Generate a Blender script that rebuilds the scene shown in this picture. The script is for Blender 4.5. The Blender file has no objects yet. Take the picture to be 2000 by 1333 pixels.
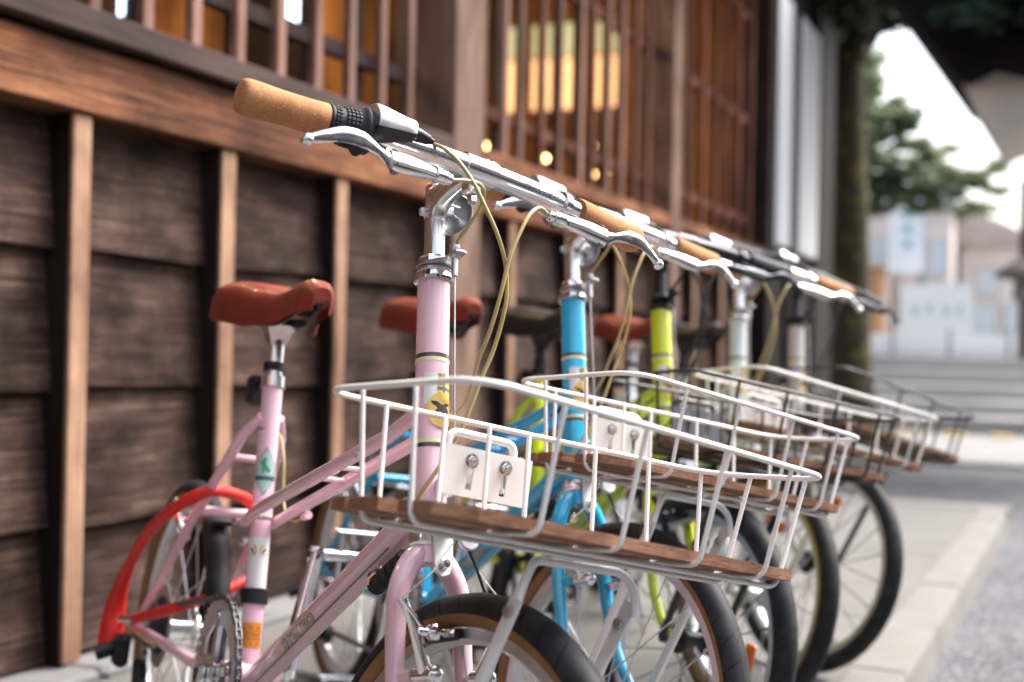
import bpy, math, random
from mathutils import Vector, Matrix
R = math.radians
random.seed(7)
SC = bpy.context.scene

# ------------------------------------------------------------------ camera
CAM_POS = Vector((1.9479, 0.0, 0.6927))
FW = Vector((-0.39193949, 0.91997466, 0.00548336))
RT = Vector((0.9198383, 0.39175889, 0.02055439))
UP = Vector((-0.01676136, -0.01309988, 0.9997737))
cam_data = bpy.data.cameras.new('camera')
cam = bpy.data.objects.new('camera', cam_data)
SC.collection.objects.link(cam)
cam.matrix_world = Matrix(((RT.x, UP.x, -FW.x, CAM_POS.x), (RT.y, UP.y, -FW.y, CAM_POS.y), (RT.z, UP.z, -FW.z, CAM_POS.z), (0, 0, 0, 1)))
cam_data.sensor_width = 36
cam_data.lens = 2582 / 2000 * 36
cam_data.clip_start = 0.05
cam_data.clip_end = 2000
cam_data.dof.use_dof = True
cam_data.dof.focus_distance = 1.40
cam_data.dof.aperture_fstop = 3.1
cam_data.dof.aperture_blades = 9
SC.camera = cam

# ------------------------------------------------------------------ light
SUN_EL, SUN_AZ = R(52), R(40)          # azimuth measured from +Y towards +X
W = bpy.data.worlds.new('World'); SC.world = W; W.use_nodes = True
nt = W.node_tree; nt.nodes.clear()
sky = nt.nodes.new('ShaderNodeTexSky'); sky.sky_type = 'NISHITA'; sky.sun_disc = False
sky.sun_elevation = SUN_EL; sky.sun_rotation = SUN_AZ
sky.dust_density = 6.0; sky.ozone_density = 0.6; sky.air_density = 1.0; sky.altitude = 50
hs = nt.nodes.new('ShaderNodeHueSaturation'); hs.inputs['Saturation'].default_value = 0.6
bg = nt.nodes.new('ShaderNodeBackground'); bg.inputs['Strength'].default_value = 0.15
wo = nt.nodes.new('ShaderNodeOutputWorld')
nt.links.new(sky.outputs[0], hs.inputs['Color']); nt.links.new(hs.outputs[0], bg.inputs['Color']); nt.links.new(bg.outputs[0], wo.inputs[0])
sd = bpy.data.lights.new('sun', 'SUN'); sun = bpy.data.objects.new('sun', sd); SC.collection.objects.link(sun)
sd.energy = 1.2; sd.angle = R(22); sd.color = (1.0, 0.98, 0.955)
sdir = Vector((math.sin(SUN_AZ) * math.cos(SUN_EL), math.cos(SUN_AZ) * math.cos(SUN_EL), math.sin(SUN_EL)))
sun.rotation_euler = sdir.to_track_quat('Z', 'Y').to_euler(); sun.location = (6, 6, 12)
SC.view_settings.view_transform = 'Standard'; SC.view_settings.look = 'None'
SC.view_settings.gamma = 1; SC.view_settings.use_curve_mapping = False
SC.view_settings.exposure = 1.75
SC.cycles.use_denoising = True
SC.cycles.max_bounces = 8; SC.cycles.diffuse_bounces = 4; SC.cycles.glossy_bounces = 5
SC.cycles.sample_clamp_indirect = 6
SC.cycles.caustics_reflective = False; SC.cycles.caustics_refractive = False

# ------------------------------------------------------------------ materials
MATS = {}
def nodes(name):
    m = bpy.data.materials.new(name); m.use_nodes = True
    t = m.node_tree; b = t.nodes['Principled BSDF']
    return m, t, b
def plain(name, col, rough=0.5, metal=0.0, coat=0.0, emit=None, es=0.0, bump=0.0, bscale=200.0, var=0.0, vscale=8.0, coords='Object', spec=0.5):
    if name in MATS: return MATS[name]
    m, t, b = nodes(name); b.inputs['Specular IOR Level'].default_value = spec
    b.inputs['Base Color'].default_value = (*col, 1); b.inputs['Roughness'].default_value = rough
    b.inputs['Metallic'].default_value = metal; b.inputs['Coat Weight'].default_value = coat; b.inputs['Coat Roughness'].default_value = 0.06
    tc = t.nodes.new('ShaderNodeTexCoord')
    if emit:
        b.inputs['Emission Color'].default_value = (*emit, 1); b.inputs['Emission Strength'].default_value = es
    if var > 0:
        n = t.nodes.new('ShaderNodeTexNoise'); n.inputs['Scale'].default_value = vscale; n.inputs['Detail'].default_value = 6
        t.links.new(tc.outputs[coords], n.inputs['Vector'])
        r = t.nodes.new('ShaderNodeMapRange'); r.inputs[1].default_value = 0.3; r.inputs[2].default_value = 0.7
        r.inputs[3].default_value = 1 - var; r.inputs[4].default_value = 1 + var
        t.links.new(n.outputs['Fac'], r.inputs[0])
        mx = t.nodes.new('ShaderNodeVectorMath'); mx.operation = 'SCALE'; mx.inputs[0].default_value = col
        t.links.new(r.outputs[0], mx.inputs['Scale']); t.links.new(mx.outputs[0], b.inputs['Base Color'])
        r2 = t.nodes.new('ShaderNodeMapRange'); r2.inputs[3].default_value = rough * 0.8; r2.inputs[4].default_value = min(1, rough * 1.3)
        t.links.new(n.outputs['Fac'], r2.inputs[0]); t.links.new(r2.outputs[0], b.inputs['Roughness'])
    if bump > 0:
        n2 = t.nodes.new('ShaderNodeTexNoise'); n2.inputs['Scale'].default_value = bscale; n2.inputs['Detail'].default_value = 4
        t.links.new(tc.outputs[coords], n2.inputs['Vector'])
        bp = t.nodes.new('ShaderNodeBump'); bp.inputs['Strength'].default_value = bump; bp.inputs['Distance'].default_value = 0.002
        t.links.new(n2.outputs['Fac'], bp.inputs['Height']); t.links.new(bp.outputs[0], b.inputs['Normal'])
    MATS[name] = m
    return m
def wood(name, dark, light, grain='Y', scale=1.0, rough=0.75, blotch=0.5, tone=0.25, accent=None, patch=0.0):
    """grain runs along the given axis of object space; each object gets its own offset and tone"""
    m, t, b = nodes(name); N = t.nodes; L = t.links
    tc = N.new('ShaderNodeTexCoord'); oi = N.new('ShaderNodeObjectInfo')
    add = N.new('ShaderNodeVectorMath'); add.operation = 'ADD'
    sc_ = N.new('ShaderNodeVectorMath'); sc_.operation = 'SCALE'; sc_.inputs[0].default_value = (37.1, 19.7, 53.3)
    L.new(oi.outputs['Random'], sc_.inputs['Scale']); L.new(tc.outputs['Object'], add.inputs[0]); L.new(sc_.outputs[0], add.inputs[1])
    mp = N.new('ShaderNodeMapping'); s = {'X': (1.6, 85, 85), 'Y': (85, 1.6, 85), 'Z': (85, 85, 1.6)}[grain]
    mp.inputs['Scale'].default_value = [q * scale for q in s]; L.new(add.outputs[0], mp.inputs['Vector'])
    n1 = N.new('ShaderNodeTexNoise'); n1.inputs['Scale'].default_value = 1.6; n1.inputs['Detail'].default_value = 8; n1.inputs['Roughness'].default_value = 0.65; n1.inputs['Distortion'].default_value = 0.6
    L.new(mp.outputs[0], n1.inputs['Vector'])
    mp2 = N.new('ShaderNodeMapping'); s2 = {'X': (1, 3, 3), 'Y': (3, 1, 3), 'Z': (3, 3, 1)}[grain]
    mp2.inputs['Scale'].default_value = [q * 2.2 * scale for q in s2]; L.new(add.outputs[0], mp2.inputs['Vector'])
    n2 = N.new('ShaderNodeTexNoise'); n2.inputs['Scale'].default_value = 1.5; n2.inputs['Detail'].default_value = 5; L.new(mp2.outputs[0], n2.inputs['Vector'])
    mixf = N.new('ShaderNodeMath'); mixf.operation = 'MULTIPLY_ADD'; mixf.inputs[1].default_value = blotch
    r1 = N.new('ShaderNodeMath'); r1.operation = 'MULTIPLY'; r1.inputs[1].default_value = 1 - blotch; L.new(n1.outputs['Fac'], r1.inputs[0])
    L.new(n2.outputs['Fac'], mixf.inputs[0]); L.new(r1.outputs[0], mixf.inputs[2])
    cr = N.new('ShaderNodeValToRGB'); cr.color_ramp.elements[0].position = 0.40; cr.color_ramp.elements[0].color = (*dark, 1)
    cr.color_ramp.elements[1].position = 0.62; cr.color_ramp.elements[1].color = (*light, 1)
    if accent:
        e = cr.color_ramp.elements.new(0.52); e.color = (*accent, 1)
    L.new(mixf.outputs[0], cr.inputs[0])
    mr = N.new('ShaderNodeMapRange'); mr.inputs[3].default_value = 1 - tone; mr.inputs[4].default_value = 1 + tone; L.new(oi.outputs['Random'], mr.inputs[0])
    if patch:
        n3 = N.new('ShaderNodeTexNoise'); n3.inputs['Scale'].default_value = 5.5; n3.inputs['Detail'].default_value = 7; n3.inputs['Roughness'].default_value = 0.7; L.new(add.outputs[0], n3.inputs['Vector'])
        r3 = N.new('ShaderNodeMapRange'); r3.inputs[1].default_value = 0.35; r3.inputs[2].default_value = 0.68; r3.inputs[3].default_value = 1 - patch; r3.inputs[4].default_value = 1 + patch * 1.3; L.new(n3.outputs['Fac'], r3.inputs[0])
        ml = N.new('ShaderNodeMath'); ml.operation = 'MULTIPLY'; L.new(mr.outputs[0], ml.inputs[0]); L.new(r3.outputs[0], ml.inputs[1]); mr = ml
    sc2 = N.new('ShaderNodeVectorMath'); sc2.operation = 'SCALE'; L.new(cr.outputs[0], sc2.inputs[0]); L.new(mr.outputs[0], sc2.inputs['Scale'])
    L.new(sc2.outputs[0], b.inputs['Base Color'])
    b.inputs['Roughness'].default_value = rough; b.inputs['Specular IOR Level'].default_value = 0.13
    bp = N.new('ShaderNodeBump'); bp.inputs['Strength'].default_value = 0.6; bp.inputs['Distance'].default_value = 0.002
    L.new(n1.outputs['Fac'], bp.inputs['Height']); L.new(bp.outputs[0], b.inputs['Normal'])
    MATS[name] = m
    return m
def speckle(name, base, spot, scale, rough=0.9, thr=0.66, base2=None, bump=0.3):
    m, t, b = nodes(name); N = t.nodes; L = t.links
    tc = N.new('ShaderNodeTexCoord'); n = N.new('ShaderNodeTexNoise'); n.inputs['Scale'].default_value = scale; n.inputs['Detail'].default_value = 3
    L.new(tc.outputs['Object'], n.inputs['Vector'])
    nb = N.new('ShaderNodeTexNoise'); nb.inputs['Scale'].default_value = scale * 0.06; nb.inputs['Detail'].default_value = 5; L.new(tc.outputs['Object'], nb.inputs['Vector'])
    c0 = N.new('ShaderNodeValToRGB'); c0.color_ramp.elements[0].position = 0.35; c0.color_ramp.elements[1].position = 0.65
    c0.color_ramp.elements[0].color = (*base, 1); c0.color_ramp.elements[1].color = (*(base2 or [q * 1.2 for q in base]), 1); L.new(nb.outputs['Fac'], c0.inputs[0])
    r = N.new('ShaderNodeMapRange'); r.inputs[1].default_value = thr; r.inputs[2].default_value = thr + 0.05; L.new(n.outputs['Fac'], r.inputs[0])
    mx = N.new('ShaderNodeMixRGB'); L.new(r.outputs[0], mx.inputs[0]); L.new(c0.outputs[0], mx.inputs[1]); mx.inputs[2].default_value = (*spot, 1)
    L.new(mx.outputs[0], b.inputs['Base Color']); b.inputs['Roughness'].default_value = rough; b.inputs['Specular IOR Level'].default_value = 0.25
    bp = N.new('ShaderNodeBump'); bp.inputs['Strength'].default_value = bump; bp.inputs['Distance'].default_value = 0.002
    L.new(n.outputs['Fac'], bp.inputs['Height']); L.new(bp.outputs[0], b.inputs['Normal'])
    MATS[name] = m
    return m
def tyre_mat(name):
    m, t, b = nodes(name); N = t.nodes; L = t.links
    uv = N.new('ShaderNodeUVMap'); uv.uv_map = 'UVMap'
    sep = N.new('ShaderNodeSeparateXYZ'); L.new(uv.outputs[0], sep.inputs[0])
    def math_(op, a, bb=None, c=None):
        n = N.new('ShaderNodeMath'); n.operation = op
        for i, q in enumerate((a, bb, c)):
            if q is None: continue
            if isinstance(q, (int, float)): n.inputs[i].default_value = q
            else: L.new(q, n.inputs[i])
        return n.outputs[0]
    u, v = sep.outputs[0], sep.outputs[1]            # u round the wheel 0..1, v round the section 0..1
    c = math_('ABSOLUTE', math_('SUBTRACT', v, 0.5))   # 0 at the crown of the tyre
    # curved side grooves: repeat 46 times round, arcs bent by the distance from the crown
    ph = math_('FRACT', math_('MULTIPLY_ADD', math_('POWER', c, 0.6), 1.6, math_('MULTIPLY', u, 46.0)))
    g1 = math_('LESS_THAN', math_('ABSOLUTE', math_('SUBTRACT', ph, 0.5)), 0.045)
    g1 = math_('MULTIPLY', g1, math_('GREATER_THAN', c, 0.055))
    g2 = math_('LESS_THAN', math_('ABSOLUTE', math_('SUBTRACT', c, 0.045)), 0.006)
    g = math_('MAXIMUM', g1, g2)
    n = N.new('ShaderNodeTexNoise'); n.inputs['Scale'].default_value = 30; n.inputs['Detail'].default_value = 6
    tc = N.new('ShaderNodeTexCoord'); L.new(tc.outputs['Object'], n.inputs['Vector'])
    cr = N.new('ShaderNodeValToRGB'); cr.color_ramp.elements[0].position = 0.4; cr.color_ramp.elements[1].position = 0.72
    cr.color_ramp.elements[0].color = (0.010, 0.011, 0.014, 1); cr.color_ramp.elements[1].color = (0.032, 0.035, 0.041, 1); L.new(n.outputs['Fac'], cr.inputs[0])
    mx = N.new('ShaderNodeMixRGB'); L.new(g, mx.inputs[0]); L.new(cr.outputs[0], mx.inputs[1]); mx.inputs[2].default_value = (0.006, 0.006, 0.007, 1)
    L.new(mx.outputs[0], b.inputs['Base Color']); b.inputs['Roughness'].default_value = 0.62; b.inputs['Specular IOR Level'].default_value = 0.3
    bp = N.new('ShaderNodeBump'); bp.inputs['Strength'].default_value = 0.9; bp.inputs['Distance'].default_value = 0.0016; bp.invert = True
    L.new(g, bp.inputs['Height']); L.new(bp.outputs[0], b.inputs['Normal'])
    MATS[name] = m
    return m

M_chrome = plain('chrome', (0.80, 0.81, 0.83), 0.10, 1.0)
M_alu = plain('polished_aluminium', (0.77, 0.78, 0.80), 0.2, 1.0, var=0.04, vscale=40)
M_alu2 = plain('satin_aluminium', (0.62, 0.63, 0.66), 0.34, 1.0, var=0.08, vscale=60)
M_ring = plain('satin_silver', (0.60, 0.61, 0.64), 0.35, 0.35)
M_steel = plain('dark_steel', (0.18, 0.18, 0.19), 0.35, 1.0)
M_black = plain('black_plastic', (0.014, 0.015, 0.018), 0.42, spec=0.35, bump=0.15, bscale=900)
M_blackmetal = plain('black_anodised', (0.03, 0.032, 0.04), 0.3, 0.6)
M_rubber = plain('grey_black_rubber', (0.022, 0.026, 0.034), 0.6, spec=0.35, var=0.2, vscale=60)
M_tyre = tyre_mat('tyre_rubber')
M_tan = plain('tan_sidewall', (0.25, 0.125, 0.045), 0.75, var=0.2, vscale=40)
M_cork = speckle('cork_composite', (0.40, 0.180, 0.072), (0.66, 0.46, 0.26), 620, 0.8, 0.62, (0.475, 0.225, 0.095), bump=0.15)
M_leather = plain('red_brown_leather', (0.205, 0.026, 0.014), 0.42, coat=0.1, var=0.25, vscale=22, bump=0.12, bscale=500)
M_blacksaddle = plain('black_leather', (0.014, 0.014, 0.015), 0.38)
M_white = plain('white_enamel', (0.82, 0.84, 0.83), 0.32, coat=0.3)
M_blackwire = plain('black_enamel', (0.02, 0.02, 0.024), 0.35, coat=0.2)
M_cable = plain('gold_cable_housing', (0.42, 0.34, 0.13), 0.3, coat=0.4)
M_cableb = plain('black_cable_housing', (0.015, 0.016, 0.018), 0.35)
M_red = plain('red_rubber_sheath', (0.72, 0.022, 0.016), 0.5, bump=0.05)
M_cream = plain('cream_stripe', (0.74, 0.72, 0.45), 0.3, coat=0.5)
M_olive = plain('olive_stripe', (0.06, 0.055, 0.035), 0.3, coat=0.5)
M_gold = plain('gold_foil', (0.72, 0.47, 0.14), 0.3, 0.7)
M_ink = plain('black_ink', (0.012, 0.012, 0.014), 0.5)
M_whitesticker = plain('white_sticker', (0.75, 0.77, 0.78), 0.35, coat=0.3)
M_yellowsticker = plain('yellow_sticker', (0.68, 0.50, 0.04), 0.35, coat=0.3)
M_bluesticker = plain('blue_sticker', (0.08, 0.12, 0.22), 0.35, coat=0.3)
M_tealsticker = plain('pale_teal_sticker', (0.33, 0.52, 0.49), 0.35, coat=0.3)
M_green = plain('green_ink', (0.05, 0.27, 0.15), 0.45)
M_darkteal = plain('dark_teal_ink', (0.03, 0.10, 0.12), 0.45)
M_orange = plain('orange_sticker', (0.72, 0.27, 0.03), 0.4, coat=0.2)
M_letter = plain('khaki_lettering', (0.47, 0.44, 0.24), 0.35, coat=0.4)
M_etch = plain('etched_lettering', (0.20, 0.22, 0.25), 0.6, 0.5)
M_reflo = plain('orange_reflector', (0.75, 0.16, 0.01), 0.15, coat=1.0)
M_reflr = plain('dark_reflector', (0.03, 0.02, 0.02), 0.15, coat=1.0)
M_plank = wood('walnut_plank', (0.14, 0.066, 0.036), (0.33, 0.18, 0.115), 'Y', 3.0, 0.6, 0.4, 0.1)
M_plankend = M_plank
M_siding = wood('weathered_siding', (0.018, 0.0105, 0.0085), (0.125, 0.079, 0.063), 'Y', 1.5, 0.85, 0.34, 0.22, (0.054, 0.033, 0.026), 0.5)
M_beam = wood('reddish_beam', (0.045, 0.018, 0.010), (0.36, 0.160, 0.075), 'Y', 1.0, 0.75, 0.38, 0.05, (0.17, 0.068, 0.033), 0.3)
M_sill = wood('grey_brown_sill', (0.032, 0.020, 0.018), (0.085, 0.055, 0.049), 'Y', 1.0, 0.7, 0.5, 0.05)
M_post = wood('tan_batten', (0.17, 0.095, 0.060), (0.42, 0.26, 0.17), 'Z', 1.0, 0.8, 0.4, 0.10, None, 0.25)
M_slat = wood('lattice_slat', (0.12, 0.062, 0.045), (0.26, 0.155, 0.12), 'Z', 1.0, 0.7, 0.5, 0.5)
M_slatred = wood('reddish_slat', (0.08, 0.030, 0.019), (0.21, 0.088, 0.058), 'Z', 1.0, 0.7, 0.5, 0.25)
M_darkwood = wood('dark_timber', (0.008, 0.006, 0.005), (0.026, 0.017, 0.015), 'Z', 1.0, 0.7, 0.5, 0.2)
M_darkrail = wood('dark_rail', (0.015, 0.009, 0.008), (0.05, 0.03, 0.027), 'Y', 1.0, 0.7, 0.5, 0.2)
M_plaster = plain('white_plaster', (0.90, 0.91, 0.92), 0.85, bump=0.2, bscale=60, var=0.03, vscale=3)
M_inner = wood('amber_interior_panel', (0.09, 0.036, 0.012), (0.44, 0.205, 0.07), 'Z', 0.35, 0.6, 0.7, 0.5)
M_conc = plain('concrete_paving', (0.142, 0.136, 0.127), 0.85, bump=0.5, bscale=260, var=0.16, vscale=5)
M_kerb = plain('kerb_concrete', (0.180, 0.173, 0.160), 0.85, bump=0.5, bscale=300, var=0.14, vscale=7)
M_asph = speckle('grey_asphalt', (0.060, 0.062, 0.070), (0.22, 0.22, 0.228), 75, 0.9, 0.55, (0.115, 0.118, 0.128), bump=1.0)
M_stone = plain('pale_stone', (0.18, 0.178, 0.17), 0.85, var=0.16, vscale=2.0, bump=0.4, bscale=80)
M_stonebase = plain('foundation_stone', (0.17, 0.165, 0.165), 0.85, var=0.25, vscale=6, bump=0.6, bscale=90)

# ------------------------------------------------------------------ mesh helpers
def V(*a): return Vector(a[0]) if len(a) == 1 else Vector(a)
def basis(a):
    a = a.normalized(); t = V(0, 0, 1) if abs(a.z) < 0.9 else V(1, 0, 0)
    u = a.cross(t).normalized(); return u, a.cross(u).normalized()
def spline(pts, n=8, closed=False):
    P = [V(p) for p in pts]; out = []
    m = len(P)
    rng = range(m) if closed else range(m - 1)
    for i in rng:
        if closed: a, b, c, d = P[i - 1], P[i], P[(i + 1) % m], P[(i + 2) % m]
        else: b, c = P[i], P[i + 1]; a = P[i - 1] if i else b * 2 - c; d = P[i + 2] if i + 2 < m else c * 2 - b
        for k in range(n):
            t = k / n
            out.append(0.5 * ((2 * b) + (c - a) * t + (2 * a - 5 * b + 4 * c - d) * t * t + (3 * b - a - 3 * c + d) * t ** 3))
    if not closed: out.append(P[-1].copy())
    return out
def rounded(pts, rad, n=5, closed=False):
    P = [V(p) for p in pts]; out = []; m = len(P)
    for i in range(m):
        if not closed and i in (0, m - 1): out.append(P[i]); continue
        p, a, b = P[i], P[i - 1], P[(i + 1) % m]
        u, v = (a - p), (b - p); r = min(rad, u.length * 0.48, v.length * 0.48)
        s, e = p + u.normalized() * r, p + v.normalized() * r
        for k in range(n + 1):
            t = k / n; out.append((1 - t) ** 2 * s + 2 * t * (1 - t) * p + t * t * e)
    return out
class MB:
    def __init__(s, T=None): s.v = []; s.f = []; s.uv = None; s.T = T
    def pt(s, p): s.v.append(s.T(p) if s.T else V(p)); return len(s.v) - 1
    def tube(s, pts, r, n=10, closed=False, caps=True):
        P = [s.T(p) if s.T else V(p) for p in pts]; m = len(P)
        rr = r if isinstance(r, (list, tuple)) else [r] * m
        def tan(i):
            if closed: return (P[(i + 1) % m] - P[i - 1]).normalized()
            return (P[min(i + 1, m - 1)] - P[max(i - 1, 0)]).normalized()
        u, w = basis(tan(0)); base = len(s.v); prev = tan(0)
        for i in range(m):
            t = tan(i); q = prev.rotation_difference(t); u = q @ u; u = (u - t * u.dot(t)).normalized(); w = t.cross(u); prev = t
            for k in range(n):
                a = 2 * math.pi * k / n; s.v.append(P[i] + (u * math.cos(a) + w * math.sin(a)) * rr[i])
        for i in range(m if closed else m - 1):
            for k in range(n):
                a, b = base + i * n + k, base + i * n + (k + 1) % n; j = (i + 1) % m
                s.f.append((a, b, base + j * n + (k + 1) % n, base + j * n + k))
        if caps and not closed:
            s.f.append(tuple(base + k for k in reversed(range(n)))); s.f.append(tuple(base + (m - 1) * n + k for k in range(n)))
        return s
    def lathe(s, prof, o, a, n=24, closed_prof=False, arc=None):
        o = s.T(o) if s.T else V(o)
        a2 = (s.T(V(a) + V(0, 0, 0)) - s.T(V(0, 0, 0))) if s.T else V(a)
        a2.normalize(); u, w = basis(a2); base = len(s.v); m = len(prof)
        for k in range(n):
            t = 2 * math.pi * k / n; d = u * math.cos(t) + w * math.sin(t)
            for r, h in prof: s.v.append(o + d * r + a2 * h)
        for k in range(n):
            k2 = (k + 1) % n
            for i in range(m if closed_prof else m - 1):
                j = (i + 1) % m; s.f.append((base + k * m + i, base + k2 * m + i, base + k2 * m + j, base + k * m + j))
        if not closed_prof:
            s.f.append(tuple(base + k * m for k in range(n))); s.f.append(tuple(base + k * m + m - 1 for k in reversed(range(n))))
        return s
    def box(s, c, size, ax=None, bev=0.0):
        c = V(c); X, Y, Z = ax if ax else (V(1, 0, 0), V(0, 1, 0), V(0, 0, 1)); X, Y, Z = V(X), V(Y), V(Z)
        h = [q / 2 for q in size]; b = min([bev] + [q * 0.45 for q in h])
        if b <= 0:
            base = len(s.v)
            for dz in (-1, 1):
                for dy in (-1, 1):
                    for dx in (-1, 1): s.pt(c + X * h[0] * dx + Y * h[1] * dy + Z * h[2] * dz)
            for f in ((0, 2, 3, 1), (4, 5, 7, 6), (0, 1, 5, 4), (2, 6, 7, 3), (0, 4, 6, 2), (1, 3, 7, 5)): s.f.append(tuple(base + q for q in f))
            return s
        rings = []
        for (ins, z) in ((b, -h[2]), (0, -h[2] + b), (0, h[2] - b), (b, h[2])):
            x, y = h[0] - ins, h[1] - ins; k = b
            ring = [(x, y - k), (x - k, y), (-x + k, y), (-x, y - k), (-x, -y + k), (-x + k, -y), (x - k, -y), (x, -y + k)]
            rings.append([s.pt(c + X * p + Y * q + Z * z) for p, q in ring])
        for i in range(3):
            for k in range(8): s.f.append((rings[i][k], rings[i][(k + 1) % 8], rings[i + 1][(k + 1) % 8], rings[i + 1][k]))
        s.f.append(tuple(reversed(rings[0]))); s.f.append(tuple(rings[3]))
        return s
    def prism(s, poly, o, X, Y, Z, th):
        o, X, Y, Z = V(o), V(X), V(Y), V(Z); m = len(poly)
        a = [s.pt(o + X * p + Y * q) for p, q in poly]; b = [s.pt(o + X * p + Y * q + Z * th) for p, q in poly]
        s.f.append(tuple(reversed(a))); s.f.append(tuple(b))
        for i in range(m): s.f.append((a[i], a[(i + 1) % m], b[(i + 1) % m], b[i]))
        return s
    def ball(s, c, r, n=12, sc=(1, 1, 1), ax=None):
        c = V(c); X, Y, Z = ax if ax else (V(1, 0, 0), V(0, 1, 0), V(0, 0, 1)); base = len(s.v); h = n // 2
        for i in range(1, h):
            p = math.pi * i / h
            for k in range(n):
                t = 2 * math.pi * k / n
                s.pt(c + V(X) * r * sc[0] * math.sin(p) * math.cos(t) + V(Y) * r * sc[1] * math.sin(p) * math.sin(t) + V(Z) * r * sc[2] * math.cos(p))
        for i in range(h - 2):
            for k in range(n): s.f.append((base + i * n + k, base + (i + 1) * n + k, base + (i + 1) * n + (k + 1) % n, base + i * n + (k + 1) % n))
        s.f.append(tuple(base + k for k in range(n))); s.f.append(tuple(base + (h - 2) * n + k for k in reversed(range(n))))
        return s
    def loft(s, rings, caps=True, closed=True):
        ids = [[s.pt(p) for p in r] for r in rings]; n = len(rings[0])
        for i in range(len(ids) - 1):
            for k in range(n if closed else n - 1): s.f.append((ids[i][k], ids[i][(k + 1) % n], ids[i + 1][(k + 1) % n], ids[i + 1][k]))
        if caps and closed: s.f.append(tuple(reversed(ids[0]))); s.f.append(tuple(ids[-1]))
        return s
    def build(s, name, mat, parent=None, smooth=True, ang=38, **props):
        me = bpy.data.meshes.new(name); me.from_pydata([tuple(p) for p in s.v], [], s.f); me.update()
        if smooth:
            me.shade_smooth(); me.set_sharp_from_angle(angle=R(ang))
        if s.uv:
            lay = me.uv_layers.new(name='UVMap')
            for l in me.loops: lay.data[l.index].uv = s.uv[l.vertex_index]
        me.materials.append(mat)
        o = bpy.data.objects.new(name, me); SC.collection.objects.link(o)
        if parent: o.parent = parent
        for k, q in props.items(): o[k] = q
        return o
def thing(name, label, category, loc=(0, 0, 0), group=None):
    o = bpy.data.objects.new(name, None); SC.collection.objects.link(o); o.location = loc
    o.empty_display_size = 0.1
    o['label'] = label; o['category'] = category
    if group: o['group'] = group
    return o
_fonts = {}
def text_pts(txt, off=0.0):
    """flat outline mesh of a word, height about 1, returned as (verts2d, faces)"""
    if (txt, off) in _fonts: return _fonts[(txt, off)]
    c = bpy.data.curves.new('t', 'FONT'); c.body = txt; c.size = 1.0; c.resolution_u = 3; c.offset = off
    o = bpy.data.objects.new('t', c); SC.collection.objects.link(o)
    dg = bpy.context.evaluated_depsgraph_get(); dg.update()
    me = bpy.data.meshes.new_from_object(o.evaluated_get(dg))
    r = ([(v.co.x, v.co.y) for v in me.vertices], [tuple(p.vertices) for p in me.polygons])
    bpy.data.objects.remove(o); bpy.data.curves.remove(c); bpy.data.meshes.remove(me)
    _fonts[(txt, off)] = r
    return r
def text_on(txt, size, o, along, up, out, mat, parent, name='lettering', T=None, rad=None, squeeze=1.0, bold=0.0, lift=0.0004):
    """letters laid on a flat face or wrapped on a tube of radius rad whose axis runs along `along`"""
    vs, fs = text_pts(txt, bold); mb = MB(T); o, along, up, out = V(o), V(along).normalized(), V(up).normalized(), V(out).normalized()
    wid = max(x for x, y in vs)
    for x, y in vs:
        a, t = (x - wid / 2) * size * squeeze, (y - 0.35) * size
        if rad: g = t / rad; mb.pt(o + along * a + up * (rad + lift) * math.sin(g) + out * ((rad + lift) * math.cos(g) - rad))
        else: mb.pt(o + along * a + up * t + out * lift)
    mb.f = list(fs)
    return mb.build(name, mat, parent, smooth=False)
def wrap_patch(poly, o, along, up, out, rad, mat, parent, name, T=None, lift=0.0003, nseg=8):
    """poly rows: list of (a, t0, t1); strip of quads wrapped on a tube"""
    mb = MB(T); o, along, up, out = V(o), V(along).normalized(), V(up).normalized(), V(out).normalized(); ids = []; nseg *= 2; lift += .0003
    poly = [tuple(p[k] + (q[k] - p[k]) * j / 5 for k in range(3)) for p, q in zip(poly[:-1], poly[1:]) for j in range(5)] + [poly[-1]]
    for a, t0, t1 in poly:
        row = []
        for k in range(nseg + 1):
            t = t0 + (t1 - t0) * k / nseg; g = t / rad
            row.append(mb.pt(o + along * a + up * (rad + lift) * math.sin(g) + out * ((rad + lift) * math.cos(g) - rad)))
        ids.append(row)
    for i in range(len(ids) - 1):
        for k in range(nseg): mb.f.append((ids[i][k], ids[i][k + 1], ids[i + 1][k + 1], ids[i + 1][k]))
    return mb.build(name, mat, parent)
def wbox(name, mat, x0, x1, y0, y1, z0, z1, parent=None, bev=0.0, **pr):
    c = V((x0 + x1) / 2, (y0 + y1) / 2, (z0 + z1) / 2)
    o = MB().box((0, 0, 0), (x1 - x0, y1 - y0, z1 - z0), bev=bev).build(name, mat, parent, smooth=False, **pr)
    o.location = c
    return o
#@@STRUCTURE
# ------------------------------------------------------------------ ground
def ktx(y): return 1.455 + 0.0165 * y                 # inner edge of the long kerb
g = MB(); s_ = 400
for x, y in ((-s_, -s_), (s_, -s_), (s_, s_), (-s_, s_)): g.pt((x, y, -0.085))
g.f.append((0, 1, 2, 3)); g.build('asphalt_ground', M_asph, smooth=False, kind='structure')
pav = bpy.data.objects.new('pavement', None); SC.collection.objects.link(pav); pav['kind'] = 'structure'
ys = [-1.2, 0.0, 1.2, 2.4, 3.6, 4.8, 6.40]
for i in range(len(ys) - 1):
    y0, y1 = ys[i] + 0.004, ys[i + 1] - 0.004; m = MB()
    m.prism([(0.06, y0), (ktx(y0) - 0.004, y0), (ktx(y1) - 0.004, y1), (0.06, y1)], (0, 0, -0.09), (1, 0, 0), (0, 1, 0), (0, 0, 1), 0.09)
    m.build('paving_slab', M_conc, pav, smooth=False)
kb = bpy.data.objects.new('kerb', None); SC.collection.objects.link(kb); kb['kind'] = 'structure'
y = -1.2
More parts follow.
